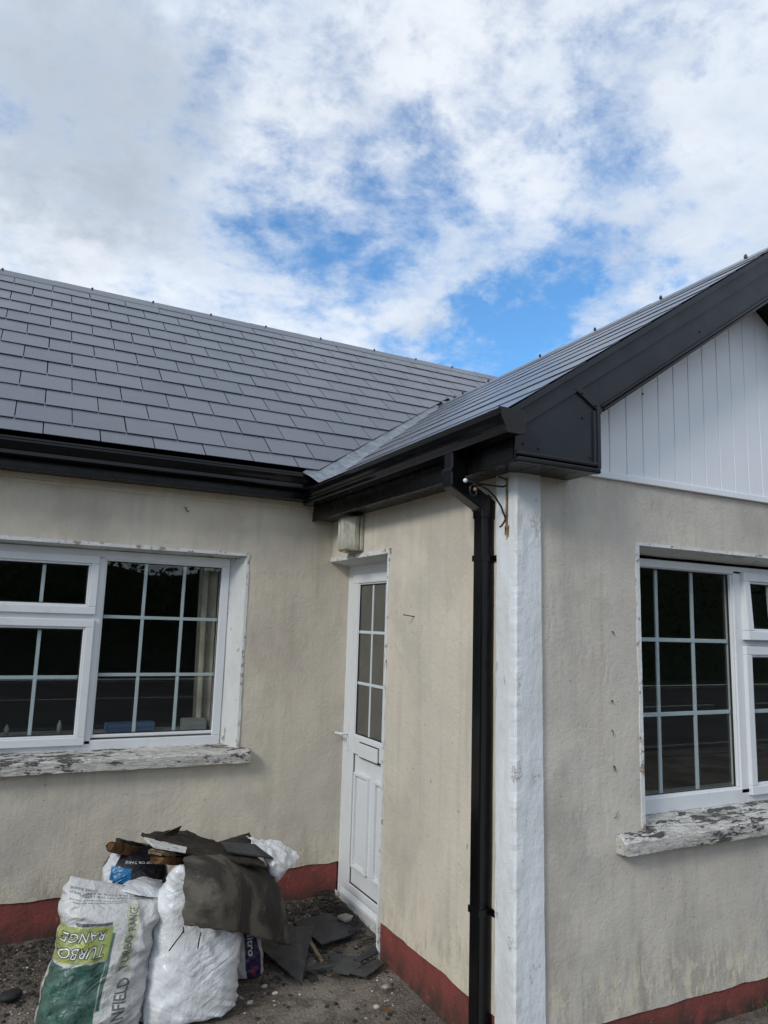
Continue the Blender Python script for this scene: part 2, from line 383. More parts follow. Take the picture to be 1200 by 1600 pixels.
pp = [(x, 3.3 + .45 * nz((x, 0, 0), .35) + (2.0 * max(0, min(1, (x - 11) / 5)))) for x in lin(-14, 46, 1)]
inner.prism([(-14, -15.0, -.03)] + [(x, -15.0, z) for x, z in pp] + [(46, -15.0, -.03)], (0, -.7, 0))
o = inner.build('hedge_core', M_LEAF, h)
hd = MB(); rr = random.Random(8)  # unseen hedge, added to keep low bright sky out of the plastic's reflections
for i in range(9000):
    y = rr.uniform(-2, 13); z = (3.4 + .6 * nz((0, y, 0), .4)) * rr.random() ** .8; x = -11 + rr.uniform(-.6, .6)
    a = Vector((rr.gauss(0, 1), rr.gauss(0, 1), rr.gauss(0, 1))).normalized() * rr.uniform(.08, .18); b = a.cross(Vector((rr.gauss(0, 1), rr.gauss(0, 1), 1))).normalized() * a.length * .6
    p = Vector((x, y, z)); hd.add([p - a, p + b, p + a, p - b], [(0, 1, 2, 3)])
sky_block_hedge = hd.build('hedge', M_LEAF, fixn=False); tag(sky_block_hedge, 'unseen hedge added left of the house to darken reflections in the black plastic', 'hedge')
MB().box((-11.3, -2, -.02), (-10.7, 13, 3.1)).build('hedge_core', M_LEAF, sky_block_hedge)
for i, (x, y, hh) in enumerate([(14, -18, 7.5), (21, -19, 9), (28, -18, 8), (36, -20, 10), (45, -19, 9), (-24, -20, 6), (-33, -18, 7)]):
    tr = thing('hedgerow_tree', ['round broad tree beyond the road opposite the gable', 'tall tree second along the road opposite the gable', 'bushy tree third along the road opposite the gable', 'tall tree fourth along the road', 'dense tree farthest along the road to the right', 'low tree beyond the road to the left', 'round tree farthest along the road to the left'][i], 'tree', (x, y, -.03), 'trees beyond the road')
    MB().tube([(x, y, -.03), (x + .1, y, hh * .35), (x - .1, y + .1, hh * .75)], [.22, .15, .05], 8).build('trunk', M_BARK, tr)
    leaves((x, y, hh * .62), (2.9, 2.4, hh * .38), 2600, .3, i).build('crown', M_LEAF, tr, fixn=False)

# ================================================================== HOUSE
house = thing('house', 'bungalow with cream rendered walls, grey slate roof, black gutters and white cladded gable', 'house', (XB, YF, 0))

def wall_sheet(name, mat, u0, u1, z0, z1, holes, P, amp=.004, thick=.22, cell=.03, lip=True, lipz=None, sd=0.0):
    """outer face as an uneven sheet with openings; P(u, z, d) -> world point, d is distance out of the wall"""
    us = set(lin(u0, u1, cell)); zs = set(lin(z0, z1, cell))
    us = list(us); zs = list(zs)
    for (a, b, c, dd) in holes:
        us = [u for u in us if min(abs(u - a), abs(u - b)) > cell * .35] + [a, b]
        zs = [z for z in zs if min(abs(z - c), abs(z - dd)) > cell * .35] + [c, dd]
    us = sorted(set([u for u in us if u0 <= u <= u1] + [u0, u1])); zs = sorted(set([z for z in zs if z0 <= z <= z1] + [z0, z1]))
    mb = MB(); n = len(us); vs = []
    for j, z in enumerate(zs):
        for i, u in enumerate(us):
            q = (u + sd, z, sd); dd = amp * (fbm(q, 1.3, sd, 3) + .45 * fbm(q, 7, sd, 2))
            zz = z
            if j == 0 and lipz: zz = z + .010 * fbm((u, 0, sd), 6, 2, 4)
            vs.append(P(u, zz, dd))
    inside = lambda u, z: any(a - 1e-6 < u < b + 1e-6 and c - 1e-6 < z < dd + 1e-6 for a, b, c, dd in holes)
    fs = []
    for j in range(len(zs) - 1):
        for i in range(n - 1):
            if inside((us[i] + us[i + 1]) / 2, (zs[j] + zs[j + 1]) / 2): continue
            fs.append((j * n + i, j * n + i + 1, (j + 1) * n + i + 1, (j + 1) * n + i))
    mb.add(vs, fs)
    if lipz is not None:                       # underside of the render where it stops over the plinth
        vs2 = []; 
        for i, u in enumerate(us):
            vs2.append(vs[i]); q = P(u, z0 + .002, -.03); vs2.append(q)
        mb.add(vs2, [(2 * i, 2 * i + 2, 2 * i + 3, 2 * i + 1) for i in range(n - 1) if not inside((us[i] + us[i + 1]) / 2, z0 + .01)])
    # body of the wall behind
    cuts = sorted(set([u0, u1] + [h[0] for h in holes] + [h[1] for h in holes]))
    for a, b in zip(cuts, cuts[1:]):
        hz = [h for h in holes if h[0] <= a + 1e-6 and h[1] >= b - 1e-6]
        spans = [(z0 + .002, z1)] if not hz else [(z0 + .002, hz[0][2]), (hz[0][3], z1)]
        for c, dd in spans:
            if dd - c > .02:
                p = [P(a, c, -.012), P(b, c, -.012), P(b, dd, -.012), P(a, dd, -.012)]
                q = Vector(P(a, c, -.012 - thick)) - Vector(P(a, c, -.012))
                mb.prism(p, q)
    return mb.build(name, mat, house, smooth=False, fixn=False)

PA = lambda u, z, d: (u, YA - d, z)
PBW = lambda u, z, d: (XB - d, u, z)
PF = lambda u, z, d: (u, YF - d, z)
WA = (-.98, 1.34, .95, 2.155); WF = (2.65, 4.39, .85, 2.158); WD = (3.735, YA, -.1, 2.155)
wa = wall_sheet('wall', M_WALL_A, -3.2, 2.12, .213, 2.54, [WA], PA, lipz=True)
wb = wall_sheet('wall', M_WALL_B, 2.60, YA + .02, .175, 2.47, [(WD[0], YA + .02, .16, 2.155)], PBW, lipz=True, sd=5.0, thick=.12)
wf = wall_sheet('wall', M_WALL_F, 1.98, 5.11, .12, 2.475, [WF], PF, lipz=True, sd=9.0)
wf['label'] = 'cream gable wall with greyer sky light put into its colour'; wb['label'] = 'cream side wall with the door'
for o in (wa, wb, wf): o.data.shade_smooth() if False else None
# render beads under the eaves of the main wall
bd = MB()
for z0, z1, pr in ((2.507, 2.54, .014), (2.486, 2.507, .007)):
    us = lin(-3.2, XB, .04); vs = []
    for u in us:
        w1 = .005 * fbm((u, z0, 0), 3, 1, 3); vs += [(u, YA - pr - .003, z1), (u, YA - pr - .002 * nz((u, 0, 0), 8) - .003, z0 + w1), (u, YA + .01, z0 + w1 + .001)]
    bd.add(vs, [(3 * i + k, 3 * i + 3 + k, 3 * i + 4 + k, 3 * i + 1 + k) for i in range(len(us) - 1) for k in (0, 1)])
bd.build('render_band', M_WALL_A, house, fixn=False)
# other faces of the house (seen only from elsewhere)
oth = MB(); oth.box((5.12, YF + .01, 0), (5.34, 8.95, 2.5)); oth.box((-3.2, 8.95, 0), (9.5, 9.15, 2.55)); oth.box((-3.42, YA, 0), (-3.2, 9.15, 2.55))
oth.box((5.34, YA, 0), (9.5, YA + .22, 2.54)); oth.box((9.5, YA, 0), (9.72, 9.15, 2.55))
oth.build('wall', M_WALL_F, house)
# plinth
pb = MB()
def plinth(P, u0, u1, zt):
    us = lin(u0, u1, .06); vs = []
    for u in us:
        for z in (-.1, 0, .06, zt * .6, zt + .012): vs.append(P(u, z, -.007 + .004 * fbm((u, z, 3), 3, 7, 3)))
    pb.add(vs, [(5 * i + k, 5 * i + 5 + k, 5 * i + 6 + k, 5 * i + 1 + k) for i in range(len(us) - 1) for k in range(4)])
plinth(PA, -3.2, 2.06, .213); plinth(PBW, 2.60, 3.715, .175); plinth(PF, 2.0, 5.11, .12)
pb.build('plinth', M_PLINTH, house, smooth=True, fixn=False)

# quoin (corner pilaster)
def wavy_sheet(mb, P, u0, u1, z0, z1, d, cell=.03, amp=.003, sd=0.0, edge=.004):
    us = lin(u0, u1, cell); zs = lin(z0, z1, cell); n = len(us); vs = []
    for z in zs:
        for i, u in enumerate(us):
            e = 0
            if i == 0: e = edge * fbm((0, z, sd), 9, 1, 3)
            if i == n - 1: e = edge * fbm((3, z, sd), 9, 1, 3)
            vs.append(P(u + e, z, d + amp * fbm((u, z, sd), 6, sd, 4)))
    mb.add(vs, [(j * n + i, j * n + i + 1, (j + 1) * n + i + 1, (j + 1) * n + i) for j in range(len(zs) - 1) for i in range(n - 1)])
    for j in range(len(zs) - 1):
        for i in (0, n - 1):
            a, b = vs[j * n + i], vs[(j + 1) * n + i]
            back = Vector(P(0, 0, -.03)) - Vector(P(0, 0, 0))
            mb.add([a, b, Vector(b) + back, Vector(a) + back], [(0, 1, 2, 3)])
q = MB()
zs = lin(-.08, 2.43, .012); prof = []
rings = []
for z in zs:
    wob = lambda k: (.0035 if k != 7 else .0045) * fbm((k * 3.1, z, 2), 5 if k != 7 else 14, k, 5)
    tp = (2.43 - z) / 2.43 * .022
    x0 = XB - .016; y0 = YF - .016
    r = [(XB + .06, 2.668 + wob(1) * 1.6 - tp * .6, z), (XB - .002, 2.668 + wob(1) * 1.6 - tp * .6, z), (x0 + wob(2), 2.660 + wob(1) * 1.6 - tp * .6, z)]
    for k in range(1, 4): r.append((x0 + wob(2 + k), 2.66 - .033 * k, z))
    r += [(x0 + .002 + wob(7), y0 + .010, z), (x0 + .010 + wob(7), y0 + wob(7), z)]
    for k in range(1, 4): r.append((x0 + .01 + .03 * k, y0 + wob(9 + k), z))
    r += [(2.047 + wob(12) * 1.6 + tp, y0 + wob(12), z), (2.053 + wob(12) * 1.6 + tp, YF - .002, z), (2.053 + wob(12) + tp, YF + .06, z)]
    rings.append(r)
q.loft(rings, cap=False, closed=False)
q.build('corner_quoin', M_PILW, house, smooth=False, fixn=False)

# ------------------------------------------------------------------ openings: reveals, bands, sills
def plate(mb, pts, nrm, cells=(20, 4), amp=.0025, sd=0.0):
    A, B, C, D = [Vector(p) for p in pts]; n, m = cells; vs = []
    for j in range(m + 1):
        for i in range(n + 1):
            p = (A.lerp(B, i / n)).lerp(D.lerp(C, i / n), j / m); vs.append(p + Vector(nrm) * amp * fbm(p, 6, sd, 3))
    k = n + 1
    mb.add(vs, [(j * k + i, j * k + i + 1, (j + 1) * k + i + 1, (j + 1) * k + i) for j in range(m) for i in range(n)])
def band(mb, P, a, b, horizontal, fixed, w, d=.005, sd=0.0):
    """painted edge of an opening: a thin uneven raised strip"""
    us = lin(a, b, .02); vs = []
    for u in us:
        j = w + .007 * fbm((u, fixed, sd), 5, sd, 4); k = .0015 * fbm((u, 1, sd), 12, sd, 2)
        if horizontal: pts = [(u, fixed - .001 + k, d), (u, fixed + j, d), (u, fixed + j, -.006)]; pts = [(u, fixed - .001 + k, -.01)] + pts
        else: pts = [(fixed - k, u, -.01), (fixed - k, u, d), (fixed + j * (1 if w > 0 else 1), u, d), (fixed + j, u, -.006)]
        vs += [P(*x) for x in pts]
    mb.add(vs, [(4 * i + k, 4 * i + 4 + k, 4 * i + 5 + k, 4 * i + 1 + k) for i in range(len(us) - 1) for k in range(3)])
rv = MB()
# main window: splayed right reveal, lintel underside
plate(rv, [(1.34, YA - .004, .93), (1.34, YA - .004, 2.156), (1.262, 4.715, 2.14), (1.262, 4.715, .94)], (1, 0, 0), (40, 5))
plate(rv, [(-.98, YA - .004, 2.155), (1.34, YA - .004, 2.155), (1.262, 4.715, 2.142), (-.91, 4.715, 2.142)], (0, 0, 1), (60, 5), sd=2)
plate(rv, [(-.98, YA - .004, .93), (-.98, YA - .004, 2.156), (-.91, 4.715, 2.14), (-.91, 4.715, .94)], (1, 0, 0), (40, 5), sd=3)
rv.build('window_reveal', M_REVEAL, house, smooth=True, fixn=False)
rv = MB()
plate(rv, [(2.65, YF - .004, .83), (2.65, YF - .004, 2.158), (2.652, 2.66, 2.15), (2.652, 2.66, .84)], (1, 0, 0), (40, 5))
plate(rv, [(2.65, YF - .004, 2.158), (4.39, YF - .004, 2.158), (4.388, 2.66, 2.128), (2.652, 2.66, 2.128)], (0, 0, 1), (60, 5), sd=2)
plate(rv, [(4.39, YF - .004, .83), (4.39, YF - .004, 2.158), (4.388, 2.66, 2.15), (4.388, 2.66, .84)], (1, 0, 0), (40, 5))
rv.build('window_reveal', M_REVEAL, house, smooth=True, fixn=False)
rv = MB()
plate(rv, [(XB - .004, 3.735, -.05), (XB - .004, 3.735, 2.156), (2.08, 3.715, 2.15), (2.08, 3.715, -.05)], (0, 1, 0), (60, 5))
plate(rv, [(XB - .004, 3.735, 2.155), (XB - .004, YA, 2.155), (2.08, YA, 2.125), (2.08, 3.72, 2.125)], (0, 0, 1), (30, 5), sd=2)
rv.build('door_reveal', M_REVEAL, house, smooth=True, fixn=False)
bb = MB()
band(bb, PA, -1.0, 1.36, True, 2.155, .020, .006)
band(bb, PA, .94, 2.172, False, 1.34, .016, .0055, 3)
bb.build('painted_edge', M_BAND, house, fixn=False)
bb = MB()
band(bb, PF, 2.636, 4.41, True, 2.158, .014, .006, 7)
band(bb, PF, .84, 2.172, False, 2.65, -.022, .0055, 8)
bb.build('painted_edge', M_BAND, house, fixn=False)
bb = MB()
band(bb, PBW, 3.70, YA - .002, True, 2.155, .024, .009, 17)
band(bb, PBW, -.03, 2.172, False, 3.735, -.022, .008, 18)
bb.build('painted_edge', M_BAND, house, fixn=False)

def sill(x0, x1, pts, seed, name='window_sill'):
    """pts: profile (y, z) from back top round the nose to the underside"""
    prof = []
    for (a, b) in zip(pts, pts[1:]):
        n = max(1, int((Vector((*a, 0)) - Vector((*b, 0))).length / .012))
        for i in range(n): prof.append((a[0] + (b[0] - a[0]) * i / n, a[1] + (b[1] - a[1]) * i / n))
    prof.append(pts[-1]); us = lin(x0, x1, .014); rings = []
    for i, u in enumerate(us):
        rg = []
        for (y, z) in prof:
            e = .005 * fbm((u, y * 3, z * 3), 7, seed, 4) + .0035 * abs(fbm((u, y, z), 30, seed, 3))
            end = min(abs(u - x0), abs(u - x1)); rd = .006 * math.exp(-end / .006)
            rg.append((u, y - e * .6 + rd, z + e - rd * (1 if z > pts[-1][1] + .03 else -1)))
        rings.append(rg)
    return MB().loft(rings).build(name, M_SILL, house, smooth=False)
sill(-1.06, 1.425, [(4.74, .972), (4.66, .968), (4.535, .950), (4.522, .936), (4.524, .880), (4.545, .874), (4.74, .872)], 3)
sill(2.475, 4.56, [(2.70, .898), (2.62, .892), (2.490, .852), (2.476, .838), (2.478, .785), (2.50, .778), (2.70, .776)], 8)

# ------------------------------------------------------------------ frames, panes, bars
def bars(P, u0, u1, z0, z1, w, d0, d1, lw=None, bw=None):
    """four mitred-looking bars; w width, d0..d1 depth (negative = inwards)"""
    mb = MB(); bw = bw or w
    def bx(a, b, c, d_): 
        p = [P(a, c, d0), P(b, c, d0), P(b, d_, d0), P(a, d_, d0)]; mb.prism(p, Vector(P(a, c, d1)) - Vector(P(a, c, d0)))
    bx(u0, u1, z1 - w, z1); bx(u0, u1, z0, z0 + bw); bx(u0, u0 + w, z0 + bw, z1 - w); bx(u1 - w, u1, z0 + bw, z1 - w)
    return mb
def addbar(mb, P, a, b, c, d_, d0, d1):
    mb.prism([P(a, c, d0), P(b, c, d0), P(b, d_, d0), P(a, d_, d0)], Vector(P(a, c, d1)) - Vector(P(a, c, d0)))
def glazing(P, win, u0, u1, z0, z1, dg, vu, vz, mat=None, barw=.020):
    """pane with georgian bars just behind it, a gasket line round it"""
    mb = MB(); addbar(mb, P, u0 - .006, u1 + .006, z0 - .006, z1 + .006, dg, dg - .005); mb.build('pane', mat or M_GLASS, win)
    gk = bars(P, u0 - .004, u1 + .004, z0 - .004, z1 + .004, .008, dg + .006, dg - .002); gk.build('gasket', M_RUBBER, win)
    e = .001 if mat is None else 0
    off = -.008 if mat is None else .004
    for k in vu:
        mb = MB(); addbar(mb, P, k - barw / 2, k + barw / 2, z0 - .004, z1 + .004, dg + off, dg + off - .010); mb.build('glazing_bar', M_BAR, win, bevel=.002)
    for k in vz:
        mb = MB(); addbar(mb, P, u0 - .004, u1 + .004, k - barw / 2, k + barw / 2, dg + off + .001, dg + off - .009); mb.build('glazing_bar', M_BAR, win, bevel=.002)
def sash(P, win, u0, u1, z0, z1, w, d, dg, name='casement'):
    s = bars(P, u0, u1, z0, z1, w, d, d - .05); 
    # glazing bead, stepped in
    b = bars(P, u0 + w - .001, u1 - w + .001, z0 + w - .001, z1 - w + .001, .013, d - .010, d - .045); s.v, s.f = (MB().add(s.v, s.f).add(b.v, b.f)).v, (MB().add(s.v, s.f).add(b.v, b.f)).f
    return s.build(name, M_FRAME, win, bevel=.004)
yA = 4.70
PWA = lambda u, z, d: (u, yA - d, z)
win = bars(PWA, -.92, 1.263, .962, 2.14, .052, 0, -.06, bw=.062)
addbar(win, PWA, .447, .497, 1.0, 2.1, 0, -.06); addbar(win, PWA, -.187, -.137, 1.0, 2.1, 0, -.06); addbar(win, PWA, -.14, .45, 1.715, 1.765, -.004, -.06)
b = bars(PWA, .490, 1.230, 1.035, 2.096, .018, -.008, -.05); win.add(b.v, b.f)
b = bars(PWA, -.884, -.178, 1.035, 2.096, .018, -.008, -.05); win.add(b.v, b.f)
win = win.build('window', M_FRAME, house, bevel=.004); win['label'] = 'wide white window of the main wall'
glazing(PWA, win, .508, 1.212, 1.055, 2.078, -.030, (.743, .981), (1.742, 1.397))
glazing(PWA, win, -.866, -.196, 1.055, 2.078, -.030, (-.64, -.42), (1.742, 1.397))
sash(PWA, win, -.148, .462, 1.752, 2.100, .046, .020, 0); glazing(PWA, win, -.085, .402, 1.812, 2.040, -.012, (.163,), ())
sash(PWA, win, -.148, .462, 1.000, 1.722, .046, .020, 0); glazing(PWA, win, -.085, .402, 1.060, 1.660, -.012, (.172,), (1.385,))
yF = 2.645
PWF = lambda u, z, d: (u, yF - d, z)
win = bars(PWF, 2.625, 4.415, .893, 2.112, .040, 0, -.06, bw=.072)
addbar(win, PWF, 3.455, 3.520, .94, 2.09, 0, -.06); addbar(win, PWF, 4.0, 4.065, .94, 2.09, 0, -.06); addbar(win, PWF, 3.52, 4.0, 1.690, 1.722, -.004, -.06)
b = bars(PWF, 2.655, 3.458, .957, 2.084, .016, -.008, -.05); win.add(b.v, b.f)
b = bars(PWF, 4.062, 4.38, .957, 2.084, .016, -.008, -.05); win.add(b.v, b.f)
win = win.build('window', M_FRAME, house, bevel=.004); win['label'] = 'white window in the gable wall'
glazing(PWF, win, 2.670, 3.440, .972, 2.068, -.030, (2.922, 3.180), (1.712, 1.347))
glazing(PWF, win, 4.075, 4.365, .972, 2.068, -.030, (4.22,), (1.712, 1.347))
# top light stands slightly open
rot = R(3.0)
def PWT(u, z, d):
    dz = 2.085 - z; return (u, yF - d - dz * math.sin(rot), 2.085 - dz * math.cos(rot) )
sash(PWT, win, 3.512, 4.008, 1.722, 2.085, .048, .022, 0, 'top_light'); glazing(PWT, win, 3.574, 3.946, 1.785, 2.024, -.010, (3.76,), ())
sash(PWF, win, 3.512, 4.008, .930, 1.690, .046, .020, 0); glazing(PWF, win, 3.572, 3.948, .990, 1.630, -.012, (3.76,), (1.347,))

# ------------------------------------------------------------------ door
xD = 2.065
PD = lambda u, z, d: (xD - d, u, z)
df = bars(PD, 3.655, YA + .002, .052, 2.145, .085, 0, -.07, bw=.03).build('door_frame', M_FRAME, house, bevel=.004)
PDD = lambda u, z, d: (xD - .0 - d, u, z)
lf = MB()
addbar(lf, PDD, 3.742, 4.488, 2.010, 2.068, .012, -.04); addbar(lf, PDD, 3.742, 4.488, .100, .140, .012, -.04)
addbar(lf, PDD, 3.742, 3.822, .140, 2.010, .012, -.04); addbar(lf, PDD, 4.402, 4.488, .140, 2.010, .012, -.04)
addbar(lf, PDD, 3.822, 4.402, .925, 1.035, .012, -.04)
b = bars(PDD, 3.820, 4.404, 1.033, 2.012, .012, .004, -.03); lf.add(b.v, b.f)
leaf = lf.build('door', M_FRAME, house, bevel=.004)
lp = MB(); addbar(lp, PDD, 3.828, 4.397, .146, .919, -.004, -.03); lpo = lp.build('door_panel', M_FRAME, leaf)
gk = bars(PDD, 3.820, 4.404, .138, .927, .007, .001, -.02).build('gasket', M_RUBBER, leaf)
for a, b_ in ((4.170, 4.372), (3.880, 4.085)):
    f0 = bars(PDD, a, b_, .245, .815, .020, .016, -.006); 
    addbar(f0, PDD, a + .035, b_ - .035, .285, .775, .004, -.006)
    f0.build('raised_panel', M_FRAME, leaf, bevel=.004)
glazing(PDD, leaf, 3.834, 4.390, 1.047, 1.998, -.004, (4.202, 4.018), (1.692, 1.366), M_OBSC, .018)
lt = MB(); addbar(lt, PDD, 4.035, 4.297, .922, 1.003, .024, .008); lt = lt.build('letter_plate', M_FRAME, leaf, bevel=.003)
lt2 = MB(); addbar(lt2, PDD, 4.028, 4.304, .914, 1.010, .013, .006); lt2.build('gasket', M_RUBBER, leaf)
hl = MB(); addbar(hl, PDD, 4.462, 4.482, .93, 1.12, .020, .008)
hl.tube([(xD - .012, 4.472, 1.035), (xD - .060, 4.472, 1.035), (xD - .066, 4.480, 1.034), (xD - .066, 4.56, 1.030)], .009, 10)
hl.build('handle', M_FRAME, leaf, bevel=.002)
th = MB(); addbar(th, PD, 4.502, YA + .002, -.06, .06, 0, -.07); th.prism([(2.15, 3.70, .098), (2.055, 3.70, .090), (2.040, 3.70, .066), (2.040, 3.70, .045), (2.15, 3.70, .045)], (0, .80, 0)); th.build('threshold', M_FRAME, house, bevel=.004)
st = MB(); plate(st, [(2.050, 3.70, -.08), (2.050, YA, -.08), (2.050, YA, .048), (2.050, 3.70, .048)], (1, 0, 0), (30, 4)); st.build('door_step', M_REVEAL, house, smooth=True, fixn=False)

# ------------------------------------------------------------------ rooms behind the glass
rm = MB()
def room(x0, x1, y0, y1, z0, z1):
    rm.add([(x0, y1, z0), (x1, y1, z0), (x1, y1, z1), (x0, y1, z1)], [(0, 1, 2, 3)]); rm.add([(x0, y0, z0), (x0, y1, z0), (x0, y1, z1), (x0, y0, z1)], [(0, 1, 2, 3)])
    rm.add([(x1, y0, z0), (x1, y1, z0), (x1, y1, z1), (x1, y0, z1)], [(0, 1, 2, 3)]); rm.add([(x0, y0, z1), (x1, y0, z1), (x1, y1, z1), (x0, y1, z1)], [(0, 1, 2, 3)])
    rm.add([(x0, y0, z0), (x1, y0, z0), (x1, y1, z0), (x0, y1, z0)], [(0, 1, 2, 3)])
room(-3.1, 2.2, YA + .24, 8.6, .05, 2.45); room(2.25, 5.1, YF + .24, 6.0, .05, 2.42)
rm.build('room', M_ROOM, house)
isl = MB(); isl.box((-1.0, 4.765, .93), (1.36, 5.0, 1.045)); isl.build('inner_sill', M_WBOX, house); isl = MB(); isl.box((2.6, 2.71, .86), (4.45, 2.92, .925)); isl.build('inner_sill', M_WBOX, house)
ct = MB()
for x0, x1, y in ((1.10, 1.29, 4.86), (-.98, -.78, 4.86)):
    us = lin(x0, x1, .008); vs = []
    for u in us:
        dy = .022 * math.sin((u - x0) * 95) + .008 * math.sin(u * 210)
        for z, sq in ((2.14, 1), (1.6, .96), (1.06, .90)): vs.append((x1 - (x1 - u) * sq if x0 > 0 else x0 + (u - x0) * sq, y + dy, z))
    ct.add(vs, [(3 * i + k, 3 * i + 3 + k, 3 * i + 4 + k, 3 * i + 1 + k) for i in range(len(us) - 1) for k in (0, 1)])
    c_ = ct.build('curtain', M_CURT, None, smooth=True, fixn=False); ct = MB()
    tag(c_, 'beige curtain hanging at the right end inside the main window' if x0 > 0 else 'beige curtain hanging at the left end inside the main window', 'curtain', 'curtains in the main window')
bx_ = MB(); bx_.prism([(.60, 4.80, 1.047), (.885, 4.84, 1.047), (.875, 4.93, 1.047), (.59, 4.89, 1.047)], (0, 0, .052)); tag(bx_.build('box', M_BLUEBOX, bevel=.004), 'flat blue box on the inner sill of the main window', 'box')
bx_ = MB(); bx_.box((1.045, 4.80, 1.047), (1.20, 4.87, 1.110)); bx_.box((1.05, 4.803, 1.110), (1.195, 4.867, 1.116)); tag(bx_.build('box', M_WBOX, bevel=.004), 'small pale box on the inner sill beside the curtain', 'box')
for i, (x, h_) in enumerate(((.055, .06), (.335, .075))):
    b_ = MB(); b_.tube([(x, 4.86, 1.046), (x, 4.86, 1.046 + h_ * .7), (x, 4.86, 1.046 + h_ * .8), (x, 4.86, 1.046 + h_)], [.014, .014, .007, .007], 10)
    tag(b_.build('bottle', M_WBOX, smooth=True), ['tiny pale bottle on the inner sill, left one behind the casement', 'tiny pale bottle on the inner sill, right one behind the casement'][i], 'bottle', 'small bottles on the inner sill')

# ------------------------------------------------------------------ roofs
SA, SB = .785, .675
nA, nB = math.hypot(1, SA), math.hypot(1, SB)
zA = lambda y: 2.70 + SA * (y - 4.33)
zB = lambda x: 2.575 + SB * (x - 1.66)
YR, XR = 6.845, 3.52
rf = MB()   # main roof: front slope, back slope, gable ends
e = .004
vy = lambda x: 4.171 + .86 * (x - 1.66)      # plan line of the left valley
rf.add([(-3.5, 4.40, zA(4.40)), (1.80, 4.40, zA(4.40)), (XR, vy(XR), zA(vy(XR))), (5.24, 4.40, zA(4.40)), (9.8, 4.40, zA(4.40)), (9.8, YR, zA(YR)), (-3.5, YR, zA(YR))], [(0, 1, 2, 3, 4, 5, 6)])
rf.add([(-3.5, YR, zA(YR)), (9.8, YR, zA(YR)), (9.8, 9.3, zA(YR) - SA * (9.3 - YR)), (-3.5, 9.3, zA(YR) - SA * (9.3 - YR))], [(0, 1, 2, 3)])
rf.prism([(-3.45, 4.6, 2.5), (-3.45, 9.15, 2.5), (-3.45, YR, zA(YR) - .1)], (.1, 0, 0)); rf.prism([(9.6, 4.6, 2.5), (9.6, 9.15, 2.5), (9.6, YR, zA(YR) - .1)], (.1, 0, 0))
roofA = rf.build('roof', M_DECK, house, fixn=False)
rf = MB()
y1 = lambda x: vy(x) + .02
rf.add([(1.72, 2.345, zB(1.72)), (XR, 2.345, zB(XR)), (XR, y1(XR), zB(XR)), (1.72, y1(1.72), zB(1.72))], [(0, 1, 2, 3)])
rf.add([(XR, 2.345, zB(XR)), (2 * XR - 1.72, 2.345, zB(1.72)), (2 * XR - 1.72, y1(1.72), zB(1.72)), (XR, y1(XR), zB(XR))], [(0, 1, 2, 3)])
roofB = rf.build('roof', M_DECK, house, fixn=False); roofB['label'] = 'slated roof over the gabled wing'

def clip(poly, a, b, c):        # keep a*u + b*v + c >= 0
    out = []
    for i in range(len(poly)):
        p, q_ = poly[i], poly[(i + 1) % len(poly)]; fp = a * p[0] + b * p[1] + c; fq = a * q_[0] + b * q_[1] + c
        if fp >= 0: out.append(p)
        if (fp >= 0) != (fq >= 0):
            t_ = fp / (fp - fq); out.append((p[0] + (q_[0] - p[0]) * t_, p[1] + (q_[1] - p[1]) * t_))
    return out
G, SW = .245, .300
mesh_cache = {}
rest = MB(); n_slates = 0
def slate(poly, u0, v0, M, parent, joined=False, flat=False):
    """poly in roof (u, v); thin, tail lifted over the course below"""
    global n_slates
    L = .295; w = (lambda v: .0120 - (v - v0) / L * .0052) if flat else (lambda v: .0150 - (v - v0) / L * .0090)
    jz = random.uniform(-.0009, .0009); th_ = .0020 if flat else .0034
    full = len(poly) == 4 and SW > abs(poly[0][0] - poly[1][0]) > SW - .008 and abs(poly[1][1] - poly[2][1]) > .29
    key = ('full', flat) if full else None
    if key not in mesh_cache or key is None:
        loc = [(p[0] - u0, p[1] - v0, w(p[1])) for p in poly]
        n = len(loc); vs = loc + [(a, b, c + th_) for a, b, c in loc]
        fs = [tuple(range(n))[::-1], tuple(range(n, 2 * n))] + [(i, (i + 1) % n, (i + 1) % n + n, i + n) for i in range(n)]
        if joined: pass
        else:
            me = bpy.data.meshes.new('slate'); me.from_pydata(vs, [], fs)
            me.materials.append(M_SLATE)
            if key: mesh_cache[key] = me
    else: me = mesh_cache[key]
    off = M @ Matrix.Translation((u0 + random.uniform(-.0008, .0008), v0 + random.uniform(-.0012, .0012), jz)) @ Matrix.Rotation(random.uniform(-.0018, .0018), 4, 'Z')
    if joined:
        loc = [(p[0] - u0, p[1] - v0, w(p[1])) for p in poly]; n = len(loc); vs = loc + [(a, b, c + th_) for a, b, c in loc]
        fs = [tuple(range(n))[::-1], tuple(range(n, 2 * n))] + [(i, (i + 1) % n, (i + 1) % n + n, i + n) for i in range(n)]
        rest.add([off @ Vector(v_) for v_ in vs], fs); return
    o = bpy.data.objects.new('slate', me); COL.objects.link(o); setpar(o, parent); o.matrix_basis = off; n_slates += 1
MA = Matrix(((1, 0, 0, 0), (0, 1 / nA, -SA / nA, 4.33), (0, SA / nA, 1 / nA, 2.70), (0, 0, 0, 1)))
MBm = Matrix(((0, 1 / nB, -SB / nB, 1.66), (-1, 0, 0, 0), (0, SB / nB, 1 / nB, 2.575), (0, 0, 0, 1)))
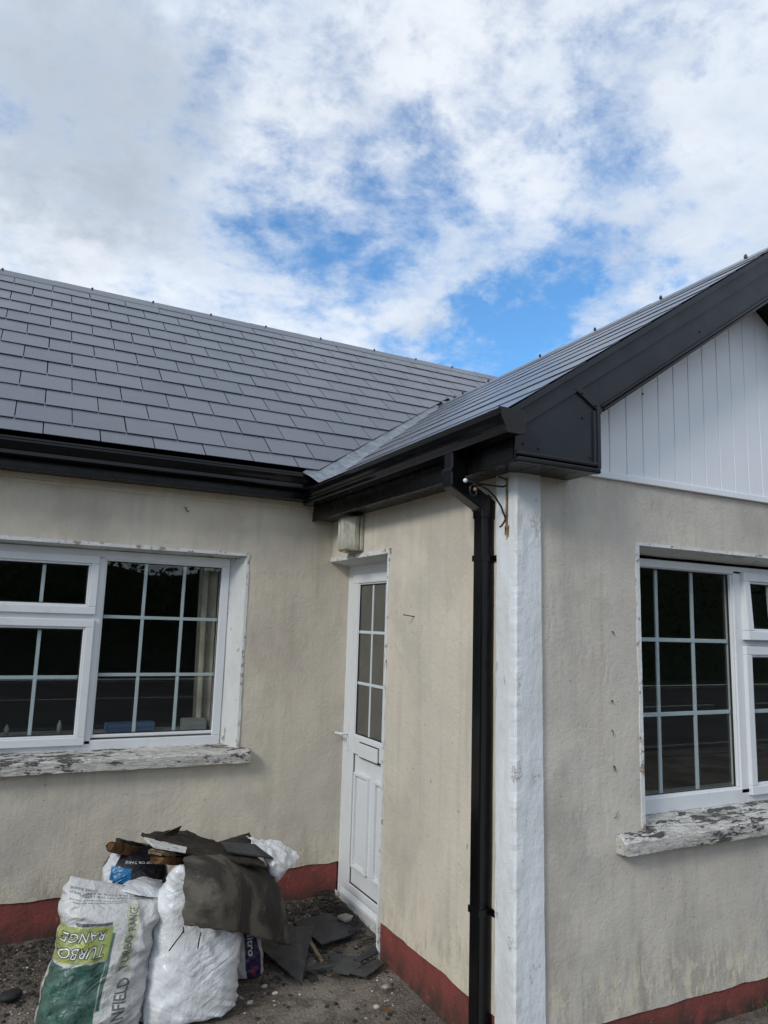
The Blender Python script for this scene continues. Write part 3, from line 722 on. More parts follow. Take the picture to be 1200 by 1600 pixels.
for k in range(13):
    v0 = -.06 + G * k; ph = .078 - (.15 if k % 2 else 0)
    for i in range(-12, 28):
        u0 = ph + SW * i
        if u0 > 8.0: continue
        poly = [(u0, v0), (u0 + SW - .0062, v0), (u0 + SW - .0062, v0 + .295), (u0, v0 + .295)]
        poly = clip(poly, 0, 1, -.028); 
        if poly: poly = clip(poly, 0, -1, 3.19)
        if not poly: continue
        c = 1.2713
        if u0 < 3.4:      # left valley
            poly = clip(poly, -.8125 * c, 1, -(-.024 - .8125 * 1.654) * c)
        else:
            poly = clip(poly, .8125 * c, 1, -(-.024 - .8125 * 1.654 + .8125 * 2 * XR) * c)
        if len(poly) < 3: continue
        ar = abs(sum(poly[j][0] * poly[(j + 1) % len(poly)][1] - poly[(j + 1) % len(poly)][0] * poly[j][1] for j in range(len(poly)))) / 2
        if ar < .0008: continue
        vmin = min(p[1] for p in poly)
        seen = u0 + SW > -.42 - .02 * k and (u0 < 3.45 or v0 > 1.40 + .92 * (u0 - 3.52) ) and u0 < 5.2
        slate(poly, u0, v0, MA, roofA, joined=not seen)
for side in (0, 1):
    for k in range(9):
        v0 = .045 + G * k - .0; ph = -2.325 - (.15 if k % 2 else 0)
        for i in range(0, 14):
            u1 = ph - SW * i; u0 = u1 - SW + .004
            poly = [(u0, v0), (u1, v0), (u1, v0 + .295), (u0, v0 + .295)]
            if k % 2 and i == 0: poly = [(u0, v0), (-2.325, v0), (-2.325, v0 + .295), (u0, v0 + .295)]
            poly = clip(poly, 0, -1, 2.235)
            # valley cut: y <= vy(x) - .055
            if poly: poly = clip(poly, 1, .86 / nB, (4.171 - .055) + .0)
            if len(poly) < 3: continue
            ar = abs(sum(poly[j][0] * poly[(j + 1) % len(poly)][1] - poly[(j + 1) % len(poly)][0] * poly[j][1] for j in range(len(poly)))) / 2
            if ar < .0008: continue
            if side == 0: slate(poly, u0, v0, MBm, roofB, flat=True)
            else:
                M2 = Matrix(((-1, 0, 0, 2 * XR), (0, 1, 0, 0), (0, 0, 1, 0), (0, 0, 0, 1))) @ MBm
                slate(poly, u0, v0, M2, roofB, joined=True, flat=True)
rest.build('slate', M_SLATE, roofA, kind='stuff')
print('slates', n_slates)

# ridge caps with clips
def ridge_cap(P, a, b, Sl, parent, L=.9):
    x = a; i = 0
    while x < b - .01:
        x2 = min(b, x + L); mb = MB(); w = .115; t_ = .006; hz = .020
        rg = []
        for u in (x - (.02 if i else 0), x2):
            k = .003 if (u == x2) else 0
            o_ = hz + (.003 if u != x2 else 0)
            pr = [(-w, -w * Sl + o_), (-.012, -.012 * Sl + o_ + .004), (0, o_ + .004), (.012, -.012 * Sl + o_ + .004), (w, -w * Sl + o_), (w, -w * Sl + o_ - .012), (w - t_, -w * Sl + o_ - .012), (0, o_ - .01), (-w + t_, -w * Sl + o_ - .012), (-w, -w * Sl + o_ - .012)]
            rg.append([P(u, p_[0], p_[1]) for p_ in pr])
        mb.loft(rg).build('ridge_tile', M_SLATE, parent, bevel=.002); x = x2; i += 1
ridge_cap(lambda u, w, z: (u, YR + w, zA(YR) + z), -3.5, 9.8, SA, roofA)
ridge_cap(lambda u, w, z: (XR + w, u, zB(XR) + z), 2.33, 5.86, SB, roofB)
for x in (-.88, -.33, .40, .94, 1.49, 2.05, 2.65, 3.28, 3.8, 4.28):
    m_ = MB().tube([(x, YR - .01, zA(YR) + .022), (x, YR - .01, zA(YR) + .029), (x, YR - .01, zA(YR) + .033)], [.010, .009, .004], 8);  m_.build('ridge_fixing', M_SCREW, roofA)
for y in (2.52, 3.126, 3.717, 4.322, 5.018, 5.421, 5.561):
    m_ = MB().tube([(XR - .008, y, zB(XR) + .022), (XR - .008, y, zB(XR) + .036), (XR - .008, y, zB(XR) + .043)], [.010, .009, .004], 8); m_.build('ridge_fixing', M_SCREW, roofB)

# lead valley: open trough between the two slate edges
ld = MB(); n = 26; vs = []
for i in range(n + 1):
    x = 1.675 + (3.44 - 1.675) * i / n; y = vy(x)
    w = .003 * nz((x, 0, 0), 7)
    A2 = (x - .085, y + .13); zc = zA(y)
    pa = (A2[0], A2[1], zA(A2[1]) + .006); pm = (x - .01, y + .02, max(zA(y + .02), zB(x - .01)) + .010 + w); pc = (x, y, zB(x) + .012 + w); pb_ = (x + .08, y - .06, zB(x + .08) + .006)
    vs += [pa, ((pa[0] + pm[0]) / 2, (pa[1] + pm[1]) / 2, (pa[2] + pm[2]) / 2 + .003 + w), pm, pc, ((pc[0] + pb_[0]) / 2, (pc[1] + pb_[1]) / 2, (pc[2] + pb_[2]) / 2 + .003 - w), pb_]
ld.add(vs, [(6 * i + k, 6 * i + 6 + k, 6 * i + 7 + k, 6 * i + 1 + k) for i in range(n) for k in range(5)])
ld.build('valley_flashing', M_LEAD, roofB, smooth=True, fixn=False)

# ------------------------------------------------------------------ fascias, soffits, gutters
def ribbon(P, prof, a, b, th_=.0035, caps=True):
    """profile polyline (d, z) -> thin sheet extruded from a to b"""
    n = len(prof); inn = []
    for i in range(n):
        p0 = Vector((*prof[max(0, i - 1)], 0)); p1 = Vector((*prof[min(n - 1, i + 1)], 0)); tg = (p1 - p0).normalized(); inn.append((prof[i][0] - tg.y * th_, prof[i][1] + tg.x * th_))
    ring = prof + inn[::-1]
    return MB().loft([[P(u, *q_) for q_ in ring] for u in (a, b)])
GP = [(0, .098), (0, .012), (.010, .003), (.020, 0), (.086, 0), (.093, .006), (.093, .026), (.100, .030), (.102, .038), (.112, .052), (.117, .072), (.117, .082), (.123, .086), (.123, .096), (.114, .096)]
FX, FY = XB - .150, YA - .150
PGB = lambda u, d_, z: (FX - .001 - d_, u, 2.516 + z)
PGA = lambda u, d_, z: (u, FY - .001 - d_, 2.594 + z)
gB = ribbon(PGB, GP, 2.285, 4.52).build('gutter', M_BLACK, house, bevel=0)
gA = ribbon(PGA, GP, -3.5, 1.672).build('gutter', M_BLACK, house)
def endcap(P, u, du, grow=.002):
    pr = [(0, .098), (0, .012), (.010, .003), (.020, 0), (.086, 0), (.093, .006), (.093, .026), (.100, .030), (.102, .038), (.112, .052), (.117, .072), (.117, .082), (.123, .086), (.123, .098)]
    c = Vector((.06, .05, 0)); pr = [((a - .06) * (1 + grow * 20) + .06, (b - .05) * (1 + grow * 20) + .05) for a, b in pr]
    pr = [(max(0, a), b) for a, b in pr]
    return MB().loft([[P(u, a, b) for a, b in pr], [P(u + du, a, b) for a, b in pr]])
endcap(PGB, 2.279, .012).build('end_cap', M_BLACK, gB, bevel=.0015)
endcap(PGB, 4.515, .012).build('end_cap', M_BLACK, gB); endcap(PGA, 1.670, .008).build('end_cap', M_BLACK, gA)
fs_ = MB(); fs_.box((FX, 2.352, 2.425), (FX + .018, YA + .01, 2.615)); fs_.box((FX - .004, 2.352, 2.419), (FX + .02, YA, 2.432)); fs_.build('fascia', M_SOFFIT, house, bevel=.002)
fs_ = MB(); fs_.box((-3.5, FY, 2.54), (1.79, FY + .018, 2.72)); fs_.box((-3.5, FY - .004, 2.534), (1.79, FY + .02, 2.547)); fs_.build('fascia', M_SOFFIT, house, bevel=.002)
y = 2.375
while y < YA - .01:
    y2 = min(y + .10, YA - .002); m_ = MB(); m_.box((FX + .019, y + .0015, 2.427), (XB + .02, y2 - .0015, 2.435)); m_.build('soffit_board', M_SOFFIT, house, bevel=.0015); y += .10
sfb = MB(); sfb.box((FX + .018, 2.36, 2.437), (XB + .02, YA, 2.440)); sfb.build('soffit_backing', M_SOFFIT, house)
for i in range(3):
    a = FY + .019 + i * .046; m_ = MB(); m_.box((-3.5, a + .001, 2.541), (1.90, a + .044, 2.549)); m_.build('soffit_board', M_SOFFIT, house, bevel=.0015)
# front box end and barge board
YB = 2.347
zl = lambda x, off: zB(XR) + SB * ((x - XR) if x < XR else (XR - x)) + off
bx_ = MB(); bx_.prism([(FX, YB, 2.424), (2.219, YB, 2.424), (2.235, YB, zl(2.235, -.25)), (2.235, YB, zl(2.235, -.10)), (FX, YB, zl(FX, -.10))], (0, .014, 0))
bx_.add([(2.219, YB + .014, 2.424), (2.219, YF, 2.424), (2.219, YF, 2.75), (2.219, YB + .014, 2.75)], [(0, 1, 2, 3)])
bx_.build('box_end', M_BARGE, house, bevel=.0015, fixn=False)
for i in range(4):
    a = FX + .02 + i * .108; b = min(a + .105, 2.216); m_ = MB(); m_.box((a, YB + .016, 2.421), (b, YF - .001 if a > 2.0 else YF - .001, 2.429)); m_.build('soffit_board', M_SOFFIT, house, bevel=.0015)
def slope_strip(x0, x1, o0, o1, y0, y1, mirror=False):
    f = (lambda x: 2 * XR - x) if mirror else (lambda x: x)
    p = [(f(x0), y0, zl(x0, o0)), (f(x1), y0, zl(x1, o0)), (f(x1), y0, zl(x1, o1)), (f(x0), y0, zl(x0, o1))]
    return MB().prism(p, (0, y1 - y0, 0))
for mir in (False, True):
    xa = XR
    slope_strip(1.70, xa, .004, -.030, 2.326, 2.36, mir).build('verge_trim', M_BARGE, house, bevel=.003)
    slope_strip(1.74, xa, -.028, -.106, 2.338, 2.36, mir).build('barge_board', M_BARGE, house, bevel=.002)
    slope_strip(2.235, xa, -.100, -.262, YB, 2.365, mir).build('barge_board', M_BARGE, house, bevel=.0015)
    slope_strip(2.245, xa, -.236, -.250, 2.334, 2.36, mir).build('barge_moulding', M_BLACK, house, bevel=.004)
    slope_strip(2.252, xa, -.254, -.272, 2.330, 2.36, mir).build('barge_moulding', M_BLACK, house, bevel=.005)
    # sloping soffit under the rake
    f = (lambda x: 2 * XR - x) if mir else (lambda x: x)
    MB().prism([(f(2.22), 2.362, zl(2.22, -.232)), (f(xa), 2.362, zl(xa, -.232)), (f(xa), 2.362, zl(xa, -.222)), (f(2.22), 2.362, zl(2.22, -.222))], (0, YF - 2.362, 0)).build('rake_soffit', M_SOFFIT, house)
# mouldings round the box end
for z0, z1, yy in ((2.446, 2.466, 2.331), (2.418, 2.441, 2.326)):
    MB().box((FX - .002, yy, z0), (2.224, YB + .01, z1)).build('box_moulding', M_BLACK, house, bevel=.006)
MB().box((2.196, 2.336, 2.446), (2.212, YB + .01, 2.70)).build('box_moulding', M_BARGE, house, bevel=.004)
MB().box((2.213, 2.330, 2.440), (2.230, YB + .01, 2.715)).build('box_moulding', M_BARGE, house, bevel=.004)
dv = Vector((.146, 0, -.086)).normalized(); pv = Vector((dv.z, 0, -dv.x)) * .013
a = Vector((2.094, 2.336, 2.790)); b = a + dv * .175
MB().prism([a + pv, b + pv, b - pv, a - pv], (0, .02, 0)).build('joint_strip', M_BARGE, house, bevel=.003)
def screw(p, r=.0055):
    MB().tube([p, (p[0], p[1] - .003, p[2]), (p[0], p[1] - .0045, p[2])], [r, r, r * .6], 8).build('screw', M_SCREW, house)
for p in ((1.86, 2.70), (2.14, 2.66), (1.82, 2.50), (1.90, 2.49), (2.18, 2.49), (2.50, 2.83), (3.1, 3.28), (2.9, 3.22)): screw((p[0], YB - .001, p[1]))
for k in (.25, .75): c = a + dv * .175 * k; screw((c.x, 2.335, c.z))

# gable cladding, board by board
x = 2.245 - .11
cb = []
while x < 2 * XR - 2.1:
    xs_ = [x + .0015, x + .1085]; top = [min(zl(v, -.235), 9) for v in xs_]
    if min(top) > 2.52:
        m_ = MB(); pl_ = [(xs_[0], YF - .012, 2.48), (xs_[1], YF - .012, 2.48), (xs_[1], YF - .012, top[1])]
        if xs_[0] < XR < xs_[1]: pl_.append((XR, YF - .012, zl(XR, -.235)))
        pl_.append((xs_[0], YF - .012, top[0])); m_.prism(pl_, (0, .01, 0)); m_.build('cladding_board', M_WPVC, house, bevel=.0035)
    x += .11
MB().prism([(2.05, YF - .001, 2.47), (5.0, YF - .001, 2.47), (XR, YF - .001, zl(XR, -.24))], (0, .06, 0)).build('gable_panel', M_WPVC, house)
MB().box((2.06, YF - .020, 2.457), (4.99, YF + .02, 2.487)).build('cladding_trim', M_WPVC, house, bevel=.002)

# downpipe: stub, offset, pipe, collars, clips
def sq_sweep(path, w, d_):
    """square pipe in the x-z plane at y; path (x, z), w width along y, d_ thickness in x-z"""
    P = [Vector((p[0], 0, p[1])) for p in path]; rings = []
    for i, p in enumerate(P):
        t0 = (P[i] - P[i - 1]).normalized() if i else (P[1] - P[0]).normalized(); t1 = (P[i + 1] - P[i]).normalized() if i < len(P) - 1 else t0
        tg = (t0 + t1).normalized(); nn = Vector((-tg.z, 0, tg.x)); k = d_ / 2 / max(.5, nn.dot(Vector((-t0.z, 0, t0.x))))
        rings.append([p + nn * k + Vector((0, 2.725 - w / 2, 0)), p + nn * k + Vector((0, 2.725 + w / 2, 0)), p - nn * k + Vector((0, 2.725 + w / 2, 0)), p - nn * k + Vector((0, 2.725 - w / 2, 0))])
    return MB().loft(rings)
dp = sq_sweep([(1.890, 2.30), (1.890, -.05)], .070, .066).build('downpipe', M_PIPE, house, bevel=.006)
sq_sweep([(1.725, 2.52), (1.725, 2.40)], .070, .066).build('gutter_outlet', M_PIPE, gB, bevel=.006)
sq_sweep([(1.725, 2.435), (1.725, 2.385), (1.890, 2.295), (1.890, 2.235)], .078, .074).build('offset_bend', M_PIPE, dp, bevel=.006)
sq_sweep([(1.725, 2.444), (1.725, 2.425)], .083, .079).build('collar', M_PIPE, dp, bevel=.002)
sq_sweep([(1.866, 2.309), (1.884, 2.299)], .083, .079).build('collar', M_PIPE, dp, bevel=.002)
for z in (2.055, .570):
    c_ = sq_sweep([(1.890, z + .014), (1.890, z - .014)], .079, .074); c_.box((XB - .010, 2.655, z - .014), (XB - .004, 2.69, z + .014)); c_.box((XB - .010, 2.764, z - .014), (XB - .004, 2.79, z + .014))
    c_.tube([(XB - .010, 2.668, z), (XB - .016, 2.668, z)], .006, 8)
    c_.build('pipe_clip', M_PIPE, dp, bevel=.0015)

# ------------------------------------------------------------------ things fixed to the walls
M_LAMPG = mat_simple('dirty_ribbed_lamp_glass', (.47, .46, .39), .35, .5, 0, 9, .45, 40, .001, dark=(.27, .25, .18))
M_RUST = mat_simple('rusty_iron', (.10, .052, .028), .8, .3, .2, 22, .6, 60, .002)
M_RUSTS = mat_simple('rust_stained_iron', (.30, .20, .12), .85, .2, 0, 25, .6, 60, .002)
M_IRON = mat_simple('black_painted_iron', (.012, .012, .012), .4, .5, .2)
lamp = thing('wall_lamp', 'dirty ribbed glass wall lamp above the white door under the black soffit', 'lamp', (XB, 4.19, 2.30))
mb = MB(); mb.box((XB - .022, 4.078, 2.195), (XB - .001, 4.302, 2.412)); mb.build('back_plate', M_LAMPG, lamp, bevel=.004)
cs = [(XB - .020, 4.090), (XB - .050, 4.088), (XB - .092, 4.125), (XB - .100, 4.19), (XB - .092, 4.255), (XB - .050, 4.292), (XB - .020, 4.290)]
pts = []
for (a, b) in zip(cs, cs[1:]):
    for i in range(6):
        t_ = i / 6; px_, py_ = a[0] + (b[0] - a[0]) * t_, a[1] + (b[1] - a[1]) * t_
        rib = .008 if i in (0, 1) else 0
        if i == 3: rib = .0025
        pts.append((px_ - rib, py_))
pts.append(cs[-1])
rg = []
for z, sc in ((2.196, .80), (2.204, .97), (2.215, 1.0), (2.395, 1.0), (2.407, .94)):
    rg.append([(XB - .02 + (p_[0] - XB + .02) * sc, 4.19 + (p_[1] - 4.19) * (.9 + .1 * sc), z) for p_ in pts])
mb = MB().loft(rg); mb.build('lamp_shade', M_LAMPG, lamp)
MB().tube([(XB - .06, 4.19, 2.197), (XB - .06, 4.19, 2.188), (XB - .06, 4.19, 2.184)], [.03, .026, .012], 12).build('lamp_cap', M_LAMPG, lamp)
MB().tube([(XB - .06, 4.19, 2.21), (XB - .06, 4.19, 2.36)], .022, 10).build('bulb', M_WBOX, lamp)

br = thing('hanging_basket_bracket', 'rusty scrolled iron bracket on the white corner quoin beside the downpipe', 'bracket', (XB - .02, 2.575, 2.30))
x0 = XB - .022; yb = 2.575
MB().box((x0 - .004, yb - .005, 2.180), (x0 + .004, yb + .005, 2.405)).build('back_bar', M_RUSTS, br, bevel=.002)
MB().tube([(x0, yb, 2.372), (x0 - .02, yb, 2.362), (x0 - .07, yb, 2.360), (x0 - .16, yb, 2.362), (x0 - .215, yb, 2.366)], .0042, 8).build('arm', M_IRON, br, smooth=True)
cur = [(x0, yb, 2.205), (x0 - .012, yb, 2.235), (x0 - .03, yb, 2.272), (x0 - .062, yb, 2.312), (x0 - .10, yb, 2.340), (x0 - .14, yb, 2.354), (x0 - .172, yb, 2.350)]
for k in range(9):
    a_ = R(60 + k * 38); rr_ = .030 * (1 - k * .085); cur.append((x0 - .172 - rr_ * math.sin(a_ - R(40)) * .9, yb, 2.326 + rr_ * math.cos(a_ - R(40))))
MB().tube(cur, .0042, 8).build('scroll', M_IRON, br, smooth=True)
MB().ball((x0 - .218, yb, 2.367), .0095).build('finial', M_WPVC, br, smooth=True)
MB().ball(cur[-1], .0085).build('finial', M_RUSTS, br, smooth=True)
MB().tube([(x0, yb, 2.395), (x0 - .03, yb, 2.402), (x0 - .045, yb, 2.404)], .004, 6).build('hook', M_RUST, br, smooth=True)
MB().tube([(x0, yb, 2.232), (x0 - .012, yb, 2.208), (x0 - .026, yb, 2.188), (x0 - .036, yb, 2.182)], .0045, 6).build('tail_scroll', M_RUST, br, smooth=True)
# rust run below the bracket: thin stain on the quoin
M_STAIN = mat_simple('rust_stain', (.30, .19, .09), .9, .1, 0, 40, .4)
st_ = MB()
for (dy, z0, z1, w) in ((.0, 2.13, 2.19, .006), (.012, 2.15, 2.19, .004), (-.010, 2.14, 2.19, .004)):
    st_.prism([(x0 + .0005, yb + dy - w, z1), (x0 + .0005, yb + dy + w, z1), (x0 + .0005, yb + dy + w * .2, z0)], (.004, 0, 0))
st_.build('rust_run', M_STAIN, br)

def nail(name, p, q_, r, label, mat=M_RUST, grp=None):
    o = MB().tube([p, q_], r, 6).build(name, mat); MB().tube([q_, Vector(q_) + (Vector(q_) - Vector(p)).normalized() * .002], r * 1.9, 8).build('nail_head', mat, o); tag(o, label, 'nail', grp)
nail('nail', (XB, 3.411, 1.792), (XB - .055, 3.432, 1.800), .0028, 'long nail sticking out of the cream side wall between door and downpipe')
hk = MB().tube([(.925, YA, 2.432), (.925, YA - .018, 2.430), (.925, YA - .020, 2.418), (.932, YA - .020, 2.408), (.945, YA - .016, 2.410)], .0035, 7).build('hook', M_RUST); tag(hk, 'small rusty hook in the main wall above the wide window', 'hook')
names = ['topmost bent nail in the gable wall left of its window', 'rusty nail second from the top left of the gable window', 'middle rusty nail left of the gable window', 'rusty nail second from the bottom left of the gable window', 'lowest tilted nail left of the gable window']
for i, (x, z) in enumerate(((2.470, 1.740), (2.463, 1.435), (2.460, 1.300), (2.468, 1.146), (2.463, .943))):
    dx = [.010, -.004, .003, .001, .020][i]; s_ = [.7, .45, 1.0, .8, -1.0][i]; w_ = [.6, .8, .5, .9, .45][i]
    o = MB().tube([(x, YF + .006, z + .012 * s_), (x + dx * .3, YF - .008, z + .006 * s_), (x + dx, YF - .007, z - .018 * s_)], [.003 * w_, .004 * w_, .0018 * w_], 6).build('nail', M_RUST); tag(o, names[i], 'nail', 'nails beside the gable window')
# little screw caps on the window head frame and wall plugs
for p in ((1.10, 4.618, 2.15), (.2, 4.62, 2.15), (.60, 4.62, 2.15)):
    pass

# ================================================================== RUBBLE SACKS
def catmull(P, t_):
    n = len(P) - 1; k = min(int(t_ * n), n - 1); f = t_ * n - k
    p0, p1, p2, p3 = P[max(k - 1, 0)], P[k], P[k + 1], P[min(k + 2, n)]
    return [.5 * ((2 * b) + (-a + c) * f + (2 * a - 5 * b + 4 * c - d_) * f * f + (-a + 3 * b - 3 * c + d_) * f ** 3) for a, b, c, d_ in zip(p0, p1, p2, p3)]
def sack(name, rows, mat, folds, seed, nu=120, nv=90, ex=.62, amp=.011, pinch=0.0):
    """rows bottom to top: ((xl, zl), (xr, zr), y, half depth)"""
    R_ = [[r[0][0], r[0][1], r[1][0], r[1][1], r[2], r[3]] for r in rows]
    vs, uv = [], []
    for j in range(nv + 1):
        v = j / nv; xl, zl_, xr, zr, yc, b = catmull(R_, v); b = max(b, .004)
        cx, cz, hx, hzv = (xl + xr) / 2, (zl_ + zr) / 2, (xr - xl) / 2, (zr - zl_) / 2
        for i in range(nu):
            a = 2 * math.pi * i / nu; c, s_ = math.cos(a), math.sin(a)
            cc = math.copysign(abs(c) ** ex, c); ss = math.copysign(abs(s_) ** (ex + .15), s_)
            p = Vector((cx + hx * cc, yc - b * ss, cz + hzv * cc))
            nrm = Vector((cc / max(hx, .02), -ss / max(b, .02), 0)).normalized()
            dsp = 0
            for (dx, dz, fr, am, off) in folds:      # long soft ridges running across the direction (dx, dz)
                q_ = (p.x * dx + p.z * dz) * fr; w_ = fbm((p.x, p.y, p.z), 3.2, off, 2) * 1.4
                rdg = 1 - abs(noise.noise(Vector((q_ + w_, off, p.y * 2 + (p.x * dz - p.z * dx) * fr * .12)))) * 3.2
                dsp += am * max(-.4, rdg) * (0.35 + .65 * min(1, max(0, .5 + nz(p, 5, off))))
            dsp += amp * .45 * fbm(p, 6, seed, 3) - amp * .5 * abs(nz(p, 13, seed)) - amp * .25 * abs(nz(p, 29, seed))
            edge = min(1, v * 7) * min(1, (1 - v) * 9 + .25)
            p = p + nrm * dsp * edge
            if p.z < .002: p.z = .002 + .002 * nz(p, 30)
            if j >= nv - 1: p.z += .008 * fbm((p.x, p.y, seed), 22, seed, 3)
            vs.append(p); uv.append(((cc * .5 + .5) if s_ >= -1e-6 else 2 + (cc * .5 + .5), v))
    fs = [(j * nu + i, j * nu + (i + 1) % nu, (j + 1) * nu + (i + 1) % nu, (j + 1) * nu + i) for j in range(nv) for i in range(nu)]
    fs += [tuple(range(nu))[::-1], tuple(range(nv * nu, (nv + 1) * nu))]
    o = MB().add(vs, fs).build(name, mat, smooth=True, fixn=False)
    l = o.data.uv_layers.new(name='UVMap')
    for lp_ in o.data.loops: l.data[lp_.index].uv = uv[lp_.vertex_index]
    bvh = BVHTree.FromPolygons([tuple(v) for v in vs], fs)
    def at(u, v):
        xl, zl_, xr, zr, yc, b = catmull(R_, max(0, min(1, v))); c = 2 * u - 1
        p = Vector(((xl + xr) / 2 + (xr - xl) / 2 * c, yc - 1.0, (zl_ + zr) / 2 + (zr - zl_) / 2 * c))
        h_, n_, _, _ = bvh.ray_cast(p, Vector((0, 1, 0)))
        if h_ is None: return None
        return h_ + Vector((n_.x, n_.y, n_.z)).normalized() * .0016 * (1 if n_.y < 0 else -1)
    return o, at
FONT_CACHE = {}
def letters(txt, shear=0.0, offset=0.0, res=2):
    cu = bpy.data.curves.new('txt', 'FONT'); cu.body = txt; cu.size = 1.0; cu.shear = shear; cu.offset = offset; cu.resolution_u = res; cu.align_x = 'CENTER'; cu.align_y = 'CENTER'
    ob = bpy.data.objects.new('txt', cu); COL.objects.link(ob); bpy.context.view_layer.update()
    dg = bpy.context.evaluated_depsgraph_get(); me = bpy.data.meshes.new_from_object(ob.evaluated_get(dg))
    bm = bmesh.new(); bm.from_mesh(me); bpy.data.objects.remove(ob); bpy.data.curves.remove(cu); bpy.data.meshes.remove(me)
    return bm
def print_text(at, txt, u, v, su, sv, ang, mat, parent, shear=0, offset=0, name='printed_text', el=.06, push=0.0):
    """flat lettering laid on a sack; (u, v) centre, su/sv size of one em, ang rotation"""
    bm = letters(txt, shear, offset); bmesh.ops.triangulate(bm, faces=bm.faces)
    for _ in range(4):
        es = [e_ for e_ in bm.edges if e_.calc_length() > el * 3]
        if not es: break
        bmesh.ops.subdivide_edges(bm, edges=es, cuts=1); bmesh.ops.triangulate(bm, faces=bm.faces)
    ca, sa = math.cos(ang), math.sin(ang); bad = []
    for vt in bm.verts:
        x, y = vt.co.x, vt.co.y; p = at(u + (x * ca - y * sa) * su, v + (x * sa + y * ca) * sv)
        if p is None: bad.append(vt)
        else: vt.co = p + Vector((0, -push, 0))
    if bad: bmesh.ops.delete(bm, geom=bad, context='VERTS')
    me = bpy.data.meshes.new(name); bm.to_mesh(me); bm.free(); me.materials.append(mat)
    o = bpy.data.objects.new(name, me); COL.objects.link(o); setpar(o, parent); return o

def sack_mat(name, base, zones=(), dirt=.35, under=(.36, .34, .30), rough=.36, crease=1.0, bump=1.0):
    """zones: (u0, u1, v0, v1, colour, edge wobble, break-up)"""
    m, t = new_mat(name); p = pos(t); uvn = t.node('ShaderNodeTexCoord').outputs['UV']
    wob = t.node('ShaderNodeVectorMath', {0: t.node('ShaderNodeTexNoise', {'Vector': p, 'Scale': 9.0, 'Detail': 4.0}).outputs[1], 1: (.5, .5, .5)}, operation='SUBTRACT').outputs[0]
    c = t.mix(t.map(t.noise(p, 5, 6, .62, .4), .40, .74, 0, dirt), base, under)
    c = t.mix(t.map(t.noise(t.scale(p, (1, 1, .4)), 17, 6, .7, .5), .60, .74, 0, dirt), c, (.16, .14, .12))
    for (u0, u1, v0, v1, col, wb_, br_) in zones:
        q_ = t.node('ShaderNodeVectorMath', {0: uvn, 1: t.node('ShaderNodeVectorMath', {0: wob, 1: (wb_, wb_, 0)}, operation='MULTIPLY').outputs[0]}, operation='ADD').outputs[0]
        s_ = t.sep(q_); e_ = .004
        mk = t.math('MULTIPLY', t.math('MULTIPLY', t.map(s_[0], u0 - e_, u0 + e_), t.map(s_[0], u1 + e_, u1 - e_)), t.math('MULTIPLY', t.map(s_[1], v0 - e_, v0 + e_), t.map(s_[1], v1 + e_, v1 - e_)))
        if br_: mk = t.math('MULTIPLY', mk, t.map(t.noise(p, 26, 6, .7, .8), .40 + (.5 - br_) * .2, .30 + (.5 - br_) * .2, 1 - br_, 1))
        if isinstance(col, list): col = t.mix(t.map(t.noise(p, 12, 5, .6, .6), .42, .58), col[0], col[1])
        c = t.mix(mk, c, col)
    # crumple lines
    w1 = t.noise(t.scale(p, (1, 1, 1.6)), 6, 4, .5, .8); w2 = t.noise(p, 22, 3, .5, .6)
    cr = t.math('ABSOLUTE', t.math('SUBTRACT', w1, .5)); h = t.math('ADD', t.math('MULTIPLY', cr, 1.1 * crease), t.math('MULTIPLY', t.math('ABSOLUTE', t.math('SUBTRACT', w2, .5)), .7 * crease))
    for (ang, st, sc_, am_, lc) in ((28, 7, 3.2, .95, 0), (-35, 6, 2.6, .75, 4), (75, 5, 4.0, .55, 9)):
        mp = t.node('ShaderNodeMapping', {'Vector': p, 'Rotation': (0, R(ang), 0), 'Location': (lc, lc, 0)}).outputs[0]
        nn_ = t.noise(t.scale(mp, (1, 2, st)), sc_, 3, .5, .5)
        f_ = t.math('ABSOLUTE', t.math('SUBTRACT', nn_, .5)); gate = t.map(t.noise(p, 4.5 + lc * .3, 2, .5), .42, .62)
        h = t.math('ADD', h, t.math('MULTIPLY', t.math('MULTIPLY', f_, gate), 2.6 * am_ * crease))
    c = t.mix(t.map(cr, .010, .0, 0, .12), c, (.20, .18, .16))
    return finish(m, t, c, rough, h, .011 * bump, .5)
M_INKD = mat_simple('dark_print', (.035, .04, .045), .5); M_INKG = mat_simple('grey_print', (.13, .13, .135), .5); M_INKW = mat_simple('white_print', (.66, .68, .66), .45); M_INKR = mat_simple('red_print', (.24, .025, .022), .5)
LIME = [(.34, .38, .035), (.24, .30, .04)]; GREEN = [(.008, .070, .045), (.030, .115, .085)]
M_S1 = sack_mat('printed_feed_sack', (.56, .56, .55), [
    (-.02, .48, .22, .515, GREEN, .05, .10), (.485, .525, .32, .65, (.02, .10, .075), .01, .1), (-.02, .90, -.1, .10, [(.40, .42, .10), (.50, .50, .40)], .10, .5),
    (-.02, .495, .525, .690, LIME, .012, .16), (.12, .485, .692, .710, (.035, .035, .045), .006, .1),
    (.63, .75, .47, .83, LIME, .06, .60)], dirt=.45)
M_S2 = sack_mat('plain_white_sack', (.76, .78, .80), [], dirt=.40, rough=.28, crease=.75)
M_S3 = sack_mat('black_and_blue_sack', (.014, .014, .018), [(-.1, .10, .0, 1.0, (.62, .64, .66), .02, 0), (.06, .35, .55, .72, (.01, .13, .30), .05, 0), (.93, 1.1, .0, .8, (.02, .14, .30), .02, 0), (1.9, 3.1, 0, 1, (.05, .05, .05), 0, 0)], dirt=.25, under=(.05, .04, .035), rough=.3)
